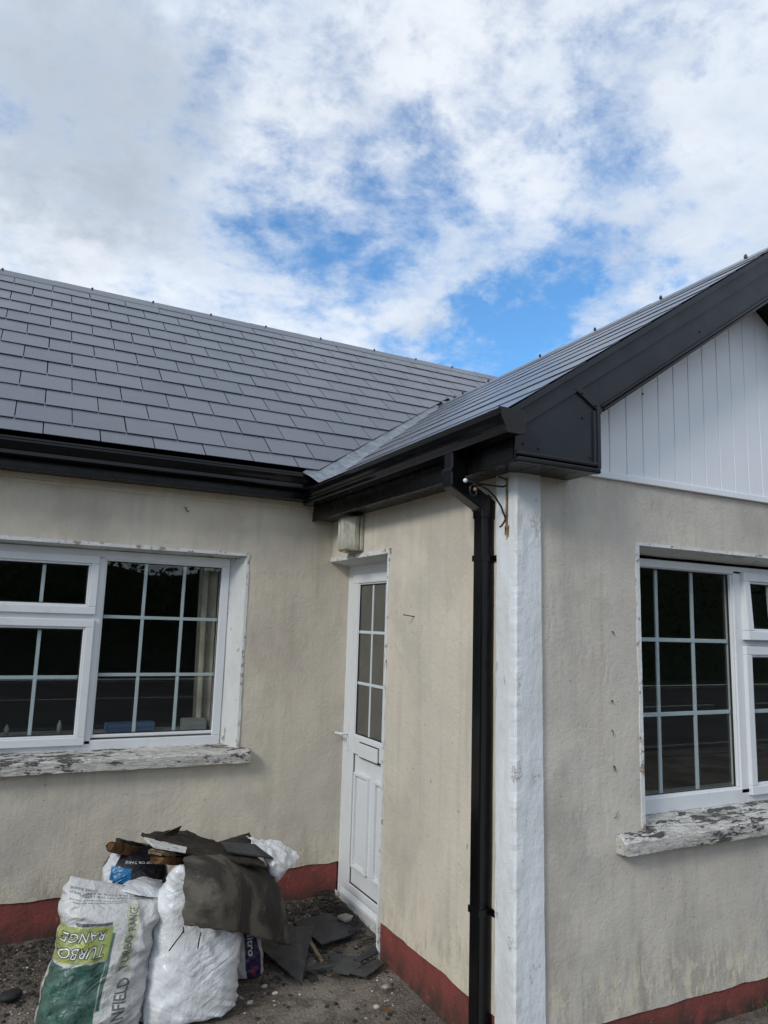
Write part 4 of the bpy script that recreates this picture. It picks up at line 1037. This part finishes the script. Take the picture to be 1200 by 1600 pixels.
M_S4 = sack_mat('navy_banded_sack', (.50, .50, .49), [(.42, .82, -.1, 1.1, (.020, .016, .075), .02, 0)], dirt=.45)
M_S5 = sack_mat('white_plastic_sheet', (.70, .71, .73), [], dirt=.15)

o, at1 = sack('rubble_sack', [
    ((0.328, 0.004), (0.654, 0.004), 3.60, .10), ((0.290, 0.004), (0.673, 0.004), 3.60, .15), ((0.279, 0.053), (0.678, 0.046), 3.60, .155), ((0.282, 0.146), (0.684, 0.139), 3.605, .155),
    ((0.298, 0.243), (0.701, 0.232), 3.61, .145), ((0.320, 0.337), (0.717, 0.333), 3.62, .135), ((0.334, 0.421), (0.733, 0.409), 3.63, .12), ((0.331, 0.492), (0.746, 0.463), 3.65, .095),
    ((0.340, 0.550), (0.755, 0.475), 3.67, .06), ((0.358, 0.598), (0.726, 0.484), 3.69, .012)],
    M_S1, [(.25, 1, 13, .014, 3), (.9, .5, 9, .012, 8), (-.4, 1, 24, .007, 5), (.6, -.8, 16, .008, 15)], 2)
tag(o, 'upright printed sack, TURBO RANGE upside down on lime and green, leaning left in front', 'sack')
s1 = o
def dbl(at, txt, u, v, su, sv, ang, par, shear=.25):
    print_text(at, txt, u, v, su, sv, ang, M_INKD, par, shear, .045)
    print_text(at, txt, u, v, su, sv, ang, M_INKW, par, shear, -.004, push=.0012)
dbl(at1, 'TURBO', .235, .572, .136, .070, math.pi, s1); dbl(at1, 'RANGE', .225, .643, .132, .068, math.pi, s1)
print_text(at1, 'TURBO', .685, .55, .12, .046, math.pi / 2 , M_INKG, s1, 0, .0)
print_text(at1, 'RANGE', .700, .72, .12, .046, math.pi / 2 , M_INKG, s1, 0, .0)
print_text(at1, 'ANFIELD', .72, .335, .18, .056, math.pi / 2, M_INKG, s1, 0, .012)
for k, (tx, u, v, s_) in enumerate((('KEEP DRY STORE IN A COOL PLACE', .62, .905, .052), ('USE ONLY AS DIRECTED ON THE LABEL', .60, .880, .050), ('STORE INSIDE', .17, .925, .045), ('KEEP SHUT', .14, .900, .045), ('net weight and batch as printed on this bag', .36, .850, .036), ('ingredients and additives see the seam', .36, .832, .036))):
    print_text(at1, tx, u, v, s_, s_ * .40, math.pi, M_INKG, s1, 0, 0)

o, at2 = sack('rubble_sack', [
    ((0.706, 0.004), (1.032, 0.004), 3.62, .09), ((0.679, 0.004), (1.082, 0.004), 3.62, .14), ((0.683, 0.021), (1.113, 0.004), 3.62, .165), ((0.690, 0.132), (1.111, 0.030), 3.62, .17),
    ((0.708, 0.270), (1.114, 0.177), 3.63, .165), ((0.726, 0.394), (1.117, 0.324), 3.64, .14), ((0.739, 0.482), (1.079, 0.437), 3.62, .11), ((0.760, 0.551), (0.950, 0.528), 3.59, .07),
    ((0.776, 0.599), (0.845, 0.603), 3.56, .03), ((0.805, 0.632), (0.828, 0.635), 3.55, .008)],
    M_S2, [(.45, .9, 7, .013, 4), (.62, .78, 26, .0075, 9), (.97, .2, 13, .007, 12)], 6, amp=.0025)
tag(o, 'plain white plastic sack standing in front, half covered by the dark felt', 'sack')
s2 = o
for i, (u, v, r_) in enumerate(((.42, .90, .05), (.40, .84, .05), (.37, .79, .06))): print_text(at2, 'oSo'[i], u, v, .10, .035, 1.2, M_INKG, s2)

o, at3 = sack('rubble_sack', [
    ((0.652, 0.068), (0.870, 0.066), 3.95, .10), ((0.608, 0.167), (0.876, 0.154), 3.95, .13), ((0.564, 0.346), (0.857, 0.321), 3.95, .13), ((0.538, 0.480), (0.846, 0.434), 3.95, .12),
    ((0.541, 0.553), (0.838, 0.501), 3.95, .11), ((0.573, 0.597), (0.822, 0.546), 3.97, .09), ((0.636, 0.629), (0.777, 0.599), 4.0, .02)],
    M_S3, [(.6, .8, 12, .014, 4), (.9, .2, 20, .008, 9)], 11, 80, 60)
tag(o, 'torn black, blue and white sack behind the printed sack', 'sack')
print_text(at3, 'YOU DROP OR TAKE', .60, .82, .085, .045, math.pi + .12, M_INKW, o)

o, at4 = sack('rubble_sack', [
    ((1.170, 0.004), (1.296, 0.004), 3.86, .08), ((1.149, 0.004), (1.318, 0.004), 3.86, .11), ((1.130, 0.058), (1.317, 0.046), 3.86, .11), ((1.123, 0.164), (1.304, 0.151), 3.86, .10),
    ((1.117, 0.255), (1.291, 0.245), 3.86, .08), ((1.132, 0.328), (1.267, 0.310), 3.86, .03)],
    M_S4, [(.6, .8, 14, .010, 4), (.9, .2, 24, .006, 9)], 21, 70, 50)
tag(o, 'small white sack with a navy band and red and white lettering under the felt', 'sack')
print_text(at4, 'Nitro', .58, .62, .26, .105, -math.pi / 2, M_INKW, o, 0, .02); print_text(at4, 'Fert', .62, .33, .26, .105, -math.pi / 2, M_INKR, o, 0, .02)

o, at5 = sack('rubble_sack', [
    ((1.02, .004), (1.34, .004), 4.12, .12), ((.98, .03), (1.37, .03), 4.12, .17), ((.98, .2), (1.38, .2), 4.12, .17), ((1.0, .36), (1.37, .36), 4.12, .15), ((1.06, .455), (1.33, .455), 4.12, .10), ((1.12, .475), (1.26, .475), 4.12, .03)],
    M_S5, [(.6, .8, 12, .012, 4)], 31, 60, 40)
tag(o, 'white sack at the back by the wall, hidden under the felt', 'sack')

# ------------------------------------------------------------------ sheets and boards thrown on the sacks
def sheet(name, rows, mat, th_, seed, amp=.008, jag=.008, n=(34, 26), fr=9):
    m_, k_ = n; vs = []
    for j in range(k_ + 1):
        rowp = []
        for c in range(len(rows[0])): rowp.append(catmull([list(r[c]) for r in rows], j / k_))
        for i in range(m_ + 1):
            p = Vector(catmull(rowp, i / m_)); d_ = Vector((nz(p, fr, seed), nz(p, fr, seed + 9), nz(p, fr, seed + 17))) * amp
            if i in (0, m_) or j in (0, k_): d_ += Vector((fbm(p, 20, seed, 4), 0, fbm(p, 20, seed + 5, 4))) * jag
            vs.append(p + d_)
    fs = [(j * (m_ + 1) + i, j * (m_ + 1) + i + 1, (j + 1) * (m_ + 1) + i + 1, (j + 1) * (m_ + 1) + i) for j in range(k_) for i in range(m_)]
    o = MB().add(vs, fs).build(name, mat, smooth=True, fixn=False)
    md = o.modifiers.new('thickness', 'SOLIDIFY'); md.thickness = th_; md.offset = 0
    return o
def mat_felt():
    m, t = new_mat('old_roofing_felt'); p = pos(t)
    c = t.mix(t.map(t.noise(t.scale(p, (1, .6, 1)), 3.2, 5, .62, .5), .42, .58), (.036, .032, .028), (.135, .120, .095))
    c = t.mix(t.map(t.noise(p, 11, 7, .7, .8), .60, .72, 0, .7), c, (.17, .15, .12))
    c = t.mix(t.map(t.noise(p, 48, 4, .6), .72, .78, 0, .9), c, (.42, .40, .36))
    return finish(m, t, c, .9, t.math('ADD', t.noise(p, 60, 5, .7), t.math('MULTIPLY', t.noise(t.scale(p, (4, 1, 1)), 9, 5, .6), .8)), .006, .3)
M_FELT = mat_felt()
M_OLDSL = mat_simple('weathered_slate', (.062, .062, .062), .6, .4, 0, 8, .5, 60, .003, dark=(.028, .028, .030))
M_NEWSL = mat_simple('broken_dark_slate', (.030, .032, .036), .55, .45, 0, 8, .4, 70, .002)
M_WOOD = mat_simple('rotten_wood', (.17, .085, .035), .85, .2, 0, 14, .6, 30, .02, dark=(.055, .028, .016))
M_WOODL = mat_simple('pale_split_wood', (.28, .215, .14), .85, .2, 0, 14, .6, 30, .01, dark=(.13, .085, .05))
M_WOODD = mat_simple('dark_weathered_wood', (.050, .040, .032), .85, .2, 0, 14, .5, 40, .012)
M_BOARDW = mat_oldpaint('white_painted_board', (.64, .64, .62), (.20, .15, .10), .3, 12)
tag(sheet('roofing_felt', [
    [(0.853, 3.660, 0.635), (1.027, 3.700, 0.611), (1.183, 3.860, 0.525), (1.389, 4.020, 0.414)],
    [(0.809, 3.470, 0.612), (0.977, 3.460, 0.606), (1.159, 3.660, 0.508), (1.416, 3.920, 0.360)],
    [(0.802, 3.420, 0.523), (0.968, 3.380, 0.508), (1.157, 3.560, 0.407), (1.436, 3.840, 0.269)],
    [(0.809, 3.420, 0.423), (0.964, 3.370, 0.399), (1.167, 3.530, 0.286), (1.430, 3.760, 0.111)]], M_FELT, .003, 3, .007, .010),
    'large brown-grey sheet of old felt draped over the white sack', 'roofing felt')
tag(sheet('roofing_felt', [
    [(0.699, 3.980, 0.666), (0.919, 4.080, 0.629), (1.150, 4.120, 0.540), (1.322, 4.050, 0.495)],
    [(0.707, 3.880, 0.679), (0.891, 3.900, 0.628), (1.091, 3.900, 0.561), (1.317, 3.920, 0.487)],
    [(0.735, 3.780, 0.687), (0.864, 3.700, 0.637), (1.038, 3.700, 0.584), (1.334, 3.840, 0.470)]], M_WOODD, .012, 13, .010, .014, (40, 10)),
    'dark jagged strip of felt lying across the top of the heap', 'roofing felt')
def slab(name, pts, th_, mat, label, cat, grp=None, seed=1, jag=.006, up=(0, 0, 1)):
    P = [Vector(p) for p in pts]; Q = []
    for i in range(len(P)):
        a, b = P[i], P[(i + 1) % len(P)]; k = max(2, int((b - a).length / .02))
        for q_ in range(k):
            p = a.lerp(b, q_ / k)
            if q_: p = p + Vector((fbm(p, 30, seed, 3), fbm(p, 30, seed + 4, 3), 0)) * jag
            Q.append(p)
    o = MB().prism(Q, Vector(up) * th_).build(name, mat); return tag(o, label, cat, grp)
slab('splinter', [(0.804, 3.950, 0.664), (0.846, 3.960, 0.676), (0.905, 4.000, 0.682), (0.885, 4.000, 0.649)], .012, M_WOODD, 'pointed dark splinter sticking up from the top of the heap', 'splinter', seed=5, jag=.004, up=(0, 1, 0))
slab('broken_slate', [(1.113, 4.050, 0.563), (1.350, 4.250, 0.538), (1.343, 4.100, 0.513), (1.211, 4.000, 0.550)], .008, M_WOODD, 'brownish curved slate piece lying on top at the back of the heap', 'slate piece', seed=7)
slab('broken_slate', [(1.099, 3.950, 0.594), (1.310, 4.020, 0.541), (1.395, 3.950, 0.479), (1.114, 3.850, 0.572)], .008, M_OLDSL, 'flat grey slate piece lying on top of the dark felt strip', 'slate piece', seed=8)
slab('painted_board', [(0.684, 3.800, 0.693), (0.878, 3.740, 0.642), (0.855, 3.660, 0.649), (0.705, 3.660, 0.688)], .010, M_BOARDW, 'thin white painted board end poking out of the heap', 'board', seed=9, jag=.003)
def log(name, a, b, w, h_, mat, label, seed, tip=.8):
    a, b = Vector(a), Vector(b); tg = (b - a).normalized(); s_ = tg.cross(Vector((0, 0, 1))).normalized(); u = s_.cross(tg); rings = []
    n = 16
    for i in range(n + 1):
        t_ = i / n; c = a.lerp(b, t_); sc = tip + (1 - tip) * min(1, t_ * 4); r = []
        for (x, y) in ((-1, -1), (-.3, -1.05), (.4, -1), (1, -.9), (1.05, 0), (1, .9), (.3, 1), (-.5, 1.05), (-1, .9), (-1.05, 0)):
            p = c + s_ * x * w * sc / 2 + u * y * h_ * sc / 2; r.append(p + Vector((fbm(p, 25, seed, 3), fbm(p, 25, seed + 3, 3), fbm(p, 25, seed + 6, 3))) * .007 + (tg * -.014 * fbm(p, 40, seed, 2) if i == 0 else Vector()))
        rings.append(r)
    return tag(MB().loft(rings).build(name, mat), label, 'wood')
log('timber_offcut', (0.540, 3.860, 0.660), (0.716, 4.000, 0.568), .05, .050, M_WOOD, 'rotten brown timber end sticking out left above the black sack', 3)
log('timber_offcut', (0.576, 3.900, 0.666), (0.755, 4.050, 0.574), .045, .030, M_WOODD, 'dark timber piece lying on the rotten left timber end', 5)
log('timber_offcut', (0.717, 3.640, 0.639), (0.946, 3.900, 0.540), .075, .036, M_WOOD, 'orange rotten timber end beside the top of the white sack', 7)
log('timber_offcut', (0.710, 3.660, 0.668), (0.948, 3.920, 0.565), .080, .024, M_WOODL, 'pale split timber lying on the orange rotten timber end', 9)
tag(sheet('plastic_sheet', [
    [(1.306, 4.180, 0.549), (1.362, 4.140, 0.537), (1.484, 4.100, 0.519), (1.603, 4.080, 0.440)],
    [(1.312, 4.050, 0.543), (1.370, 4.000, 0.510), (1.445, 3.980, 0.475), (1.521, 4.000, 0.425)],
    [(1.350, 4.000, 0.480), (1.375, 3.960, 0.449), (1.426, 3.940, 0.430), (1.475, 3.970, 0.402)],
    [(1.391, 3.990, 0.393), (1.397, 3.970, 0.366), (1.413, 3.970, 0.338), (1.436, 3.980, 0.365)]], M_S5, .0015, 23, .014, .006, (44, 44), 24),
    'crumpled white plastic hanging out of the right end of the heap', 'plastic sheet')
tag(sheet('plastic_sheet', [
    [(0.642, 3.800, 0.516), (0.692, 3.820, 0.518), (0.746, 3.820, 0.506), (0.789, 3.820, 0.492)],
    [(0.591, 3.720, 0.519), (0.656, 3.700, 0.523), (0.725, 3.700, 0.514), (0.768, 3.720, 0.491)],
    [(0.566, 3.660, 0.525), (0.630, 3.600, 0.514), (0.698, 3.600, 0.497), (0.743, 3.620, 0.476)]], M_S5, .0015, 33, .008, .004, (24, 16), 14),
    'white plastic flap folded over behind the printed sack', 'plastic sheet')
cd = MB()
for pts in ([(0.813, 3.410, 0.410), (0.796, 3.400, 0.390), (0.773, 3.410, 0.357), (0.756, 3.420, 0.328)], [(0.805, 3.400, 0.425), (0.808, 3.395, 0.401)], [(0.885, 3.400, 0.390), (0.881, 3.410, 0.353), (0.883, 3.430, 0.314)]): cd.tube(pts, .0028, 6)
tag(cd.build('string', M_RUBBER, smooth=True), 'black string hanging from the felt over the white sack', 'string')

# ------------------------------------------------------------------ slates and debris on the ground
slab('broken_slate', [((1.347, 4.019, 0.030)), ((1.432, 3.551, 0.012)), ((1.545, 3.795, 0.015)), ((1.728, 4.130, 0.030)), ((1.602, 4.107, 0.050)), ((1.550, 4.195, 0.060))], .008, M_NEWSL, 'large pointed dark slate on the ground right of the sacks', 'slate piece', 'broken slates by the door', 3)
slab('broken_slate', [((1.626, 4.220, 0.030)), ((1.861, 4.260, 0.035)), ((1.953, 3.973, 0.022)), ((1.680, 3.906, 0.020)), ((1.664, 4.066, 0.022))], .008, M_NEWSL, 'squarish dark slate lying flat below the white door', 'slate piece', 'broken slates by the door', 4)
slab('broken_slate', [((1.680, 3.826, 0.012)), ((1.795, 3.718, 0.016)), ((1.781, 3.610, 0.012)), ((1.686, 3.566, 0.010)), ((1.629, 3.620, 0.010))], .008, M_OLDSL, 'small grey slate on the ground in front of the flat dark slate', 'slate piece', 'broken slates by the door', 5)
slab('broken_slate', [((1.698, 3.571, 0.012)), ((1.887, 3.647, 0.016)), ((1.896, 3.591, 0.012)), ((1.756, 3.512, 0.008))], .008, M_OLDSL, 'narrow slate sliver by the right foot of the door', 'slate piece', 'broken slates by the door', 6)
slab('broken_slate', [((1.766, 3.688, 0.020)), ((1.929, 3.747, 0.040)), ((1.919, 3.704, 0.020)), ((1.786, 3.651, 0.016))], .007, M_NEWSL, 'small dark slate leaning at the foot of the door step', 'slate piece', 'broken slates by the door', 12)
slab('metal_strip', [((1.504, 3.723, 0.014)), ((1.658, 3.688, 0.014)), ((1.650, 3.661, 0.014)), ((1.510, 3.668, 0.014))], .008, M_OLDSL, 'narrow dark strip lying beside the large pointed slate', 'strip', seed=6, jag=.001)
slab('batten', [((1.635, 4.029, 0.020)), ((1.654, 4.039, 0.020)), ((1.619, 3.730, 0.016)), ((1.598, 3.723, 0.016))], .010, M_WOODL, 'short pale batten lying between the two large dark slates', 'batten', seed=6, jag=.001)
slab('stone_chip', [((1.880, 4.161, 0.045)), ((1.940, 4.177, 0.045)), ((1.972, 4.138, 0.040)), ((1.939, 4.101, 0.040)), ((1.904, 4.096, 0.040))], .012, M_KERB, 'flat pale stone chip on the flat dark slate by the door step', 'stone chip', seed=2, jag=.004)
bl = MB().ball((0.175, 3.976, 0.020), .052, 18, (1.0, .85, .42), .03); 
o = bl.build('rubber_lump', M_RUBBER, smooth=True)
for v_ in o.data.vertices: v_.co += v_.co.normalized() * 0; v_.co.x += .010 * nz(v_.co, 20); v_.co.y += (.014 * nz(v_.co, 22)) 
tag(o, 'round black rubbery lump on the gravel left of the sacks', 'lump')
# black wiry netting heaped against the door step
nt = MB(); rr = random.Random(5)
for k in range(46):
    t_ = rr.random(); c = Vector((1.960, 4.569, 0.030)).lerp(Vector((1.942, 3.795, 0.020)), t_) + Vector((rr.uniform(-.05, .03), rr.uniform(-.03, .05), 0)); r_ = rr.uniform(.018, .045); ax = rr.uniform(0, 6.28); tl = rr.uniform(-.6, .6); pts = []
    for i in range(15):
        a = i * .45 + ax; pts.append(c + Vector((math.cos(a) * r_, math.sin(a) * r_, .012 + r_ * tl * math.sin(a) * .6 + rr.uniform(0, .006))))
    nt.tube([(p[0], p[1], max(.012, p[2])) for p in pts], .0022, 5)
o = nt.build('plastic_netting', M_RUBBER, smooth=True, kind='stuff'); tag(o, 'tangle of black plastic netting heaped along the door step', 'netting')
def stones(name, mat, n, szr, seed, dens):
    rr = random.Random(seed); mb = MB()
    for i in range(n):
        for _ in range(20):
            x, y = rr.uniform(-.7, 1.92), rr.uniform(2.75, 4.57)
            if rr.random() < dens(x, y): break
        s_ = szr[0] + (szr[1] - szr[0]) * rr.random() ** 3; z = gz(x, y) + s_ * .25; a0 = rr.uniform(0, 6)
        ring = [(x + math.cos(a0 + k * 1.257) * s_ * rr.uniform(.7, 1.2), y + math.sin(a0 + k * 1.257) * s_ * rr.uniform(.6, 1.1), z + rr.uniform(-.2, .2) * s_) for k in range(5)]
        top = (x, y, z + s_ * rr.uniform(.4, .8)); mb.add(ring + [top], [(k, (k + 1) % 5, 5) for k in range(5)])
    o = mb.build(name, mat, fixn=False, kind='stuff'); return o
M_STP = mat_simple('pale_gravel', (.50, .47, .43), .85, .3, 0, 40, .6, dark=(.24, .20, .17)); M_STB = mat_simple('brown_gravel', (.20, .135, .10), .85, .3, 0, 40, .5, dark=(.09, .06, .05)); M_STD = mat_simple('dark_gravel', (.045, .040, .036), .85, .3, 0, 40, .5)
dn = lambda x, y: min(1, .25 + .75 * max(0, min(1, (y - 3.35) / .8)) * (.5 + .5 * (nz((x, y, 0), 4) + .3) ) + (.35 if y < 3.4 and nz((x, y, 2), 5) > .1 else 0)) * (.25 if (1.3 < x < 1.75 and 3.1 < y < 3.75) else 1)
o = stones('gravel', M_STP, 2600, (.0016, .0095), 1, dn); tag(o, 'pale gravel and mortar crumbs scattered over the dirty concrete', 'gravel')
o = stones('gravel', M_STB, 3600, (.002, .010), 2, dn); tag(o, 'reddish brown grit scattered over the dirty concrete', 'gravel')
o = stones('gravel', M_STD, 5200, (.002, .017), 3, lambda x, y: min(1, max(0.05, (y - 3.5)))); tag(o, 'dark slate crumbs and dirt scattered near the walls', 'gravel')
sh = MB(); rr = random.Random(77)
for i in range(150):
    x, y = 1.25 + abs(rr.gauss(0, .32)), rr.uniform(3.62, 4.5)
    if x > 1.93: x = 1.93 - rr.random() * .3
    s_ = rr.uniform(.008, .030); a0 = rr.uniform(0, 6.28); k = rr.choice((3, 4, 5)); z = gz(x, y) + .004 + rr.random() * .008; tx, ty = rr.uniform(-.35, .35), rr.uniform(-.35, .35)
    pp_ = []
    for j in range(k):
        a = a0 + j * 6.283 / k; r_ = s_ * rr.uniform(.6, 1.3); pp_.append((x + r_ * math.cos(a), y + r_ * math.sin(a), z + r_ * (math.cos(a) * tx + math.sin(a) * ty)))
    sh.prism(pp_, (0, 0, .004))
tag(sh.build('slate_rubble', M_OLDSL, kind='stuff'), 'loose broken slate splinters strewn between the heap and the door', 'rubble')
chips = [((1.805, 3.393, 0.008), .020, M_STP, 'white mortar lump on the concrete below the right foot of the door'), ((1.680, 3.246, 0.008), .016, M_STP, 'pale stone left of the brown leaf near the bottom edge'), ((1.295, 3.546, 0.008), .014, M_STP, 'grey pebble on the concrete just right of the white sack'), ((1.269, 3.631, 0.008), .016, M_STP, 'flat grey chip between the white sack and the pointed slate'), ((1.164, 3.513, 0.008), .016, M_KERB, 'grey pebble nearest the foot of the white sack'), ((1.806, 3.594, 0.014), .013, M_WOOD, 'orange chip on the narrow slate sliver by the door')]
rr = random.Random(9)
for (c, s_, mt, lb) in chips:
    tag(MB().ball(c, s_, 7, (1.1, .8, .5), .16).build('stone', mt), lb, 'stone')
lf_ = MB(); 
c = Vector((1.710, 3.207, 0.006)); lf_.add([c + Vector((-.012, -.025, .002)), c + Vector((.014, -.012, .010)), c + Vector((.012, .018, .004)), c + Vector((-.004, .030, .012)), c + Vector((-.016, .010, .002)), c + Vector((0, 0, .012))], [(0, 1, 5), (1, 2, 5), (2, 3, 5), (3, 4, 5), (4, 0, 5)])
tag(lf_.build('dead_leaf', M_WOOD, fixn=False), 'curled brown leaf on the concrete near the side wall', 'leaf')
def tuft(cx, cy, rx, ry, n, h_, seed, label):
    rr = random.Random(seed); mb = MB()
    for i in range(n):
        x, y = cx + rr.gauss(0, rx), cy + rr.gauss(0, ry); a = rr.uniform(0, 6.28); l_ = h_ * rr.uniform(.4, 1.1); w_ = .0022; dx, dy = math.cos(a) * l_ * .5, math.sin(a) * l_ * .5
        mb.add([(x - w_, y, 0), (x + w_, y, 0), (x + w_ * .7 + dx * .4, y + dy * .4, l_ * .65), (x - w_ * .7 + dx * .4, y + dy * .4, l_ * .65), (x + dx, y + dy, l_)], [(0, 1, 2, 3), (3, 2, 4)])
    tag(mb.build('grass', M_GRASS, fixn=False, kind='stuff'), label, 'grass')
tuft(.33, 3.60, .06, .06, 160, .06, 1, 'low green weeds at the foot of the printed sack')
tuft(3.40, 2.47, .04, .02, 70, .06, 2, 'green grass growing at the foot of the gable plinth')
tuft(4.2, 2.44, .4, .03, 300, .10, 3, 'green grass growing farther along the gable plinth')
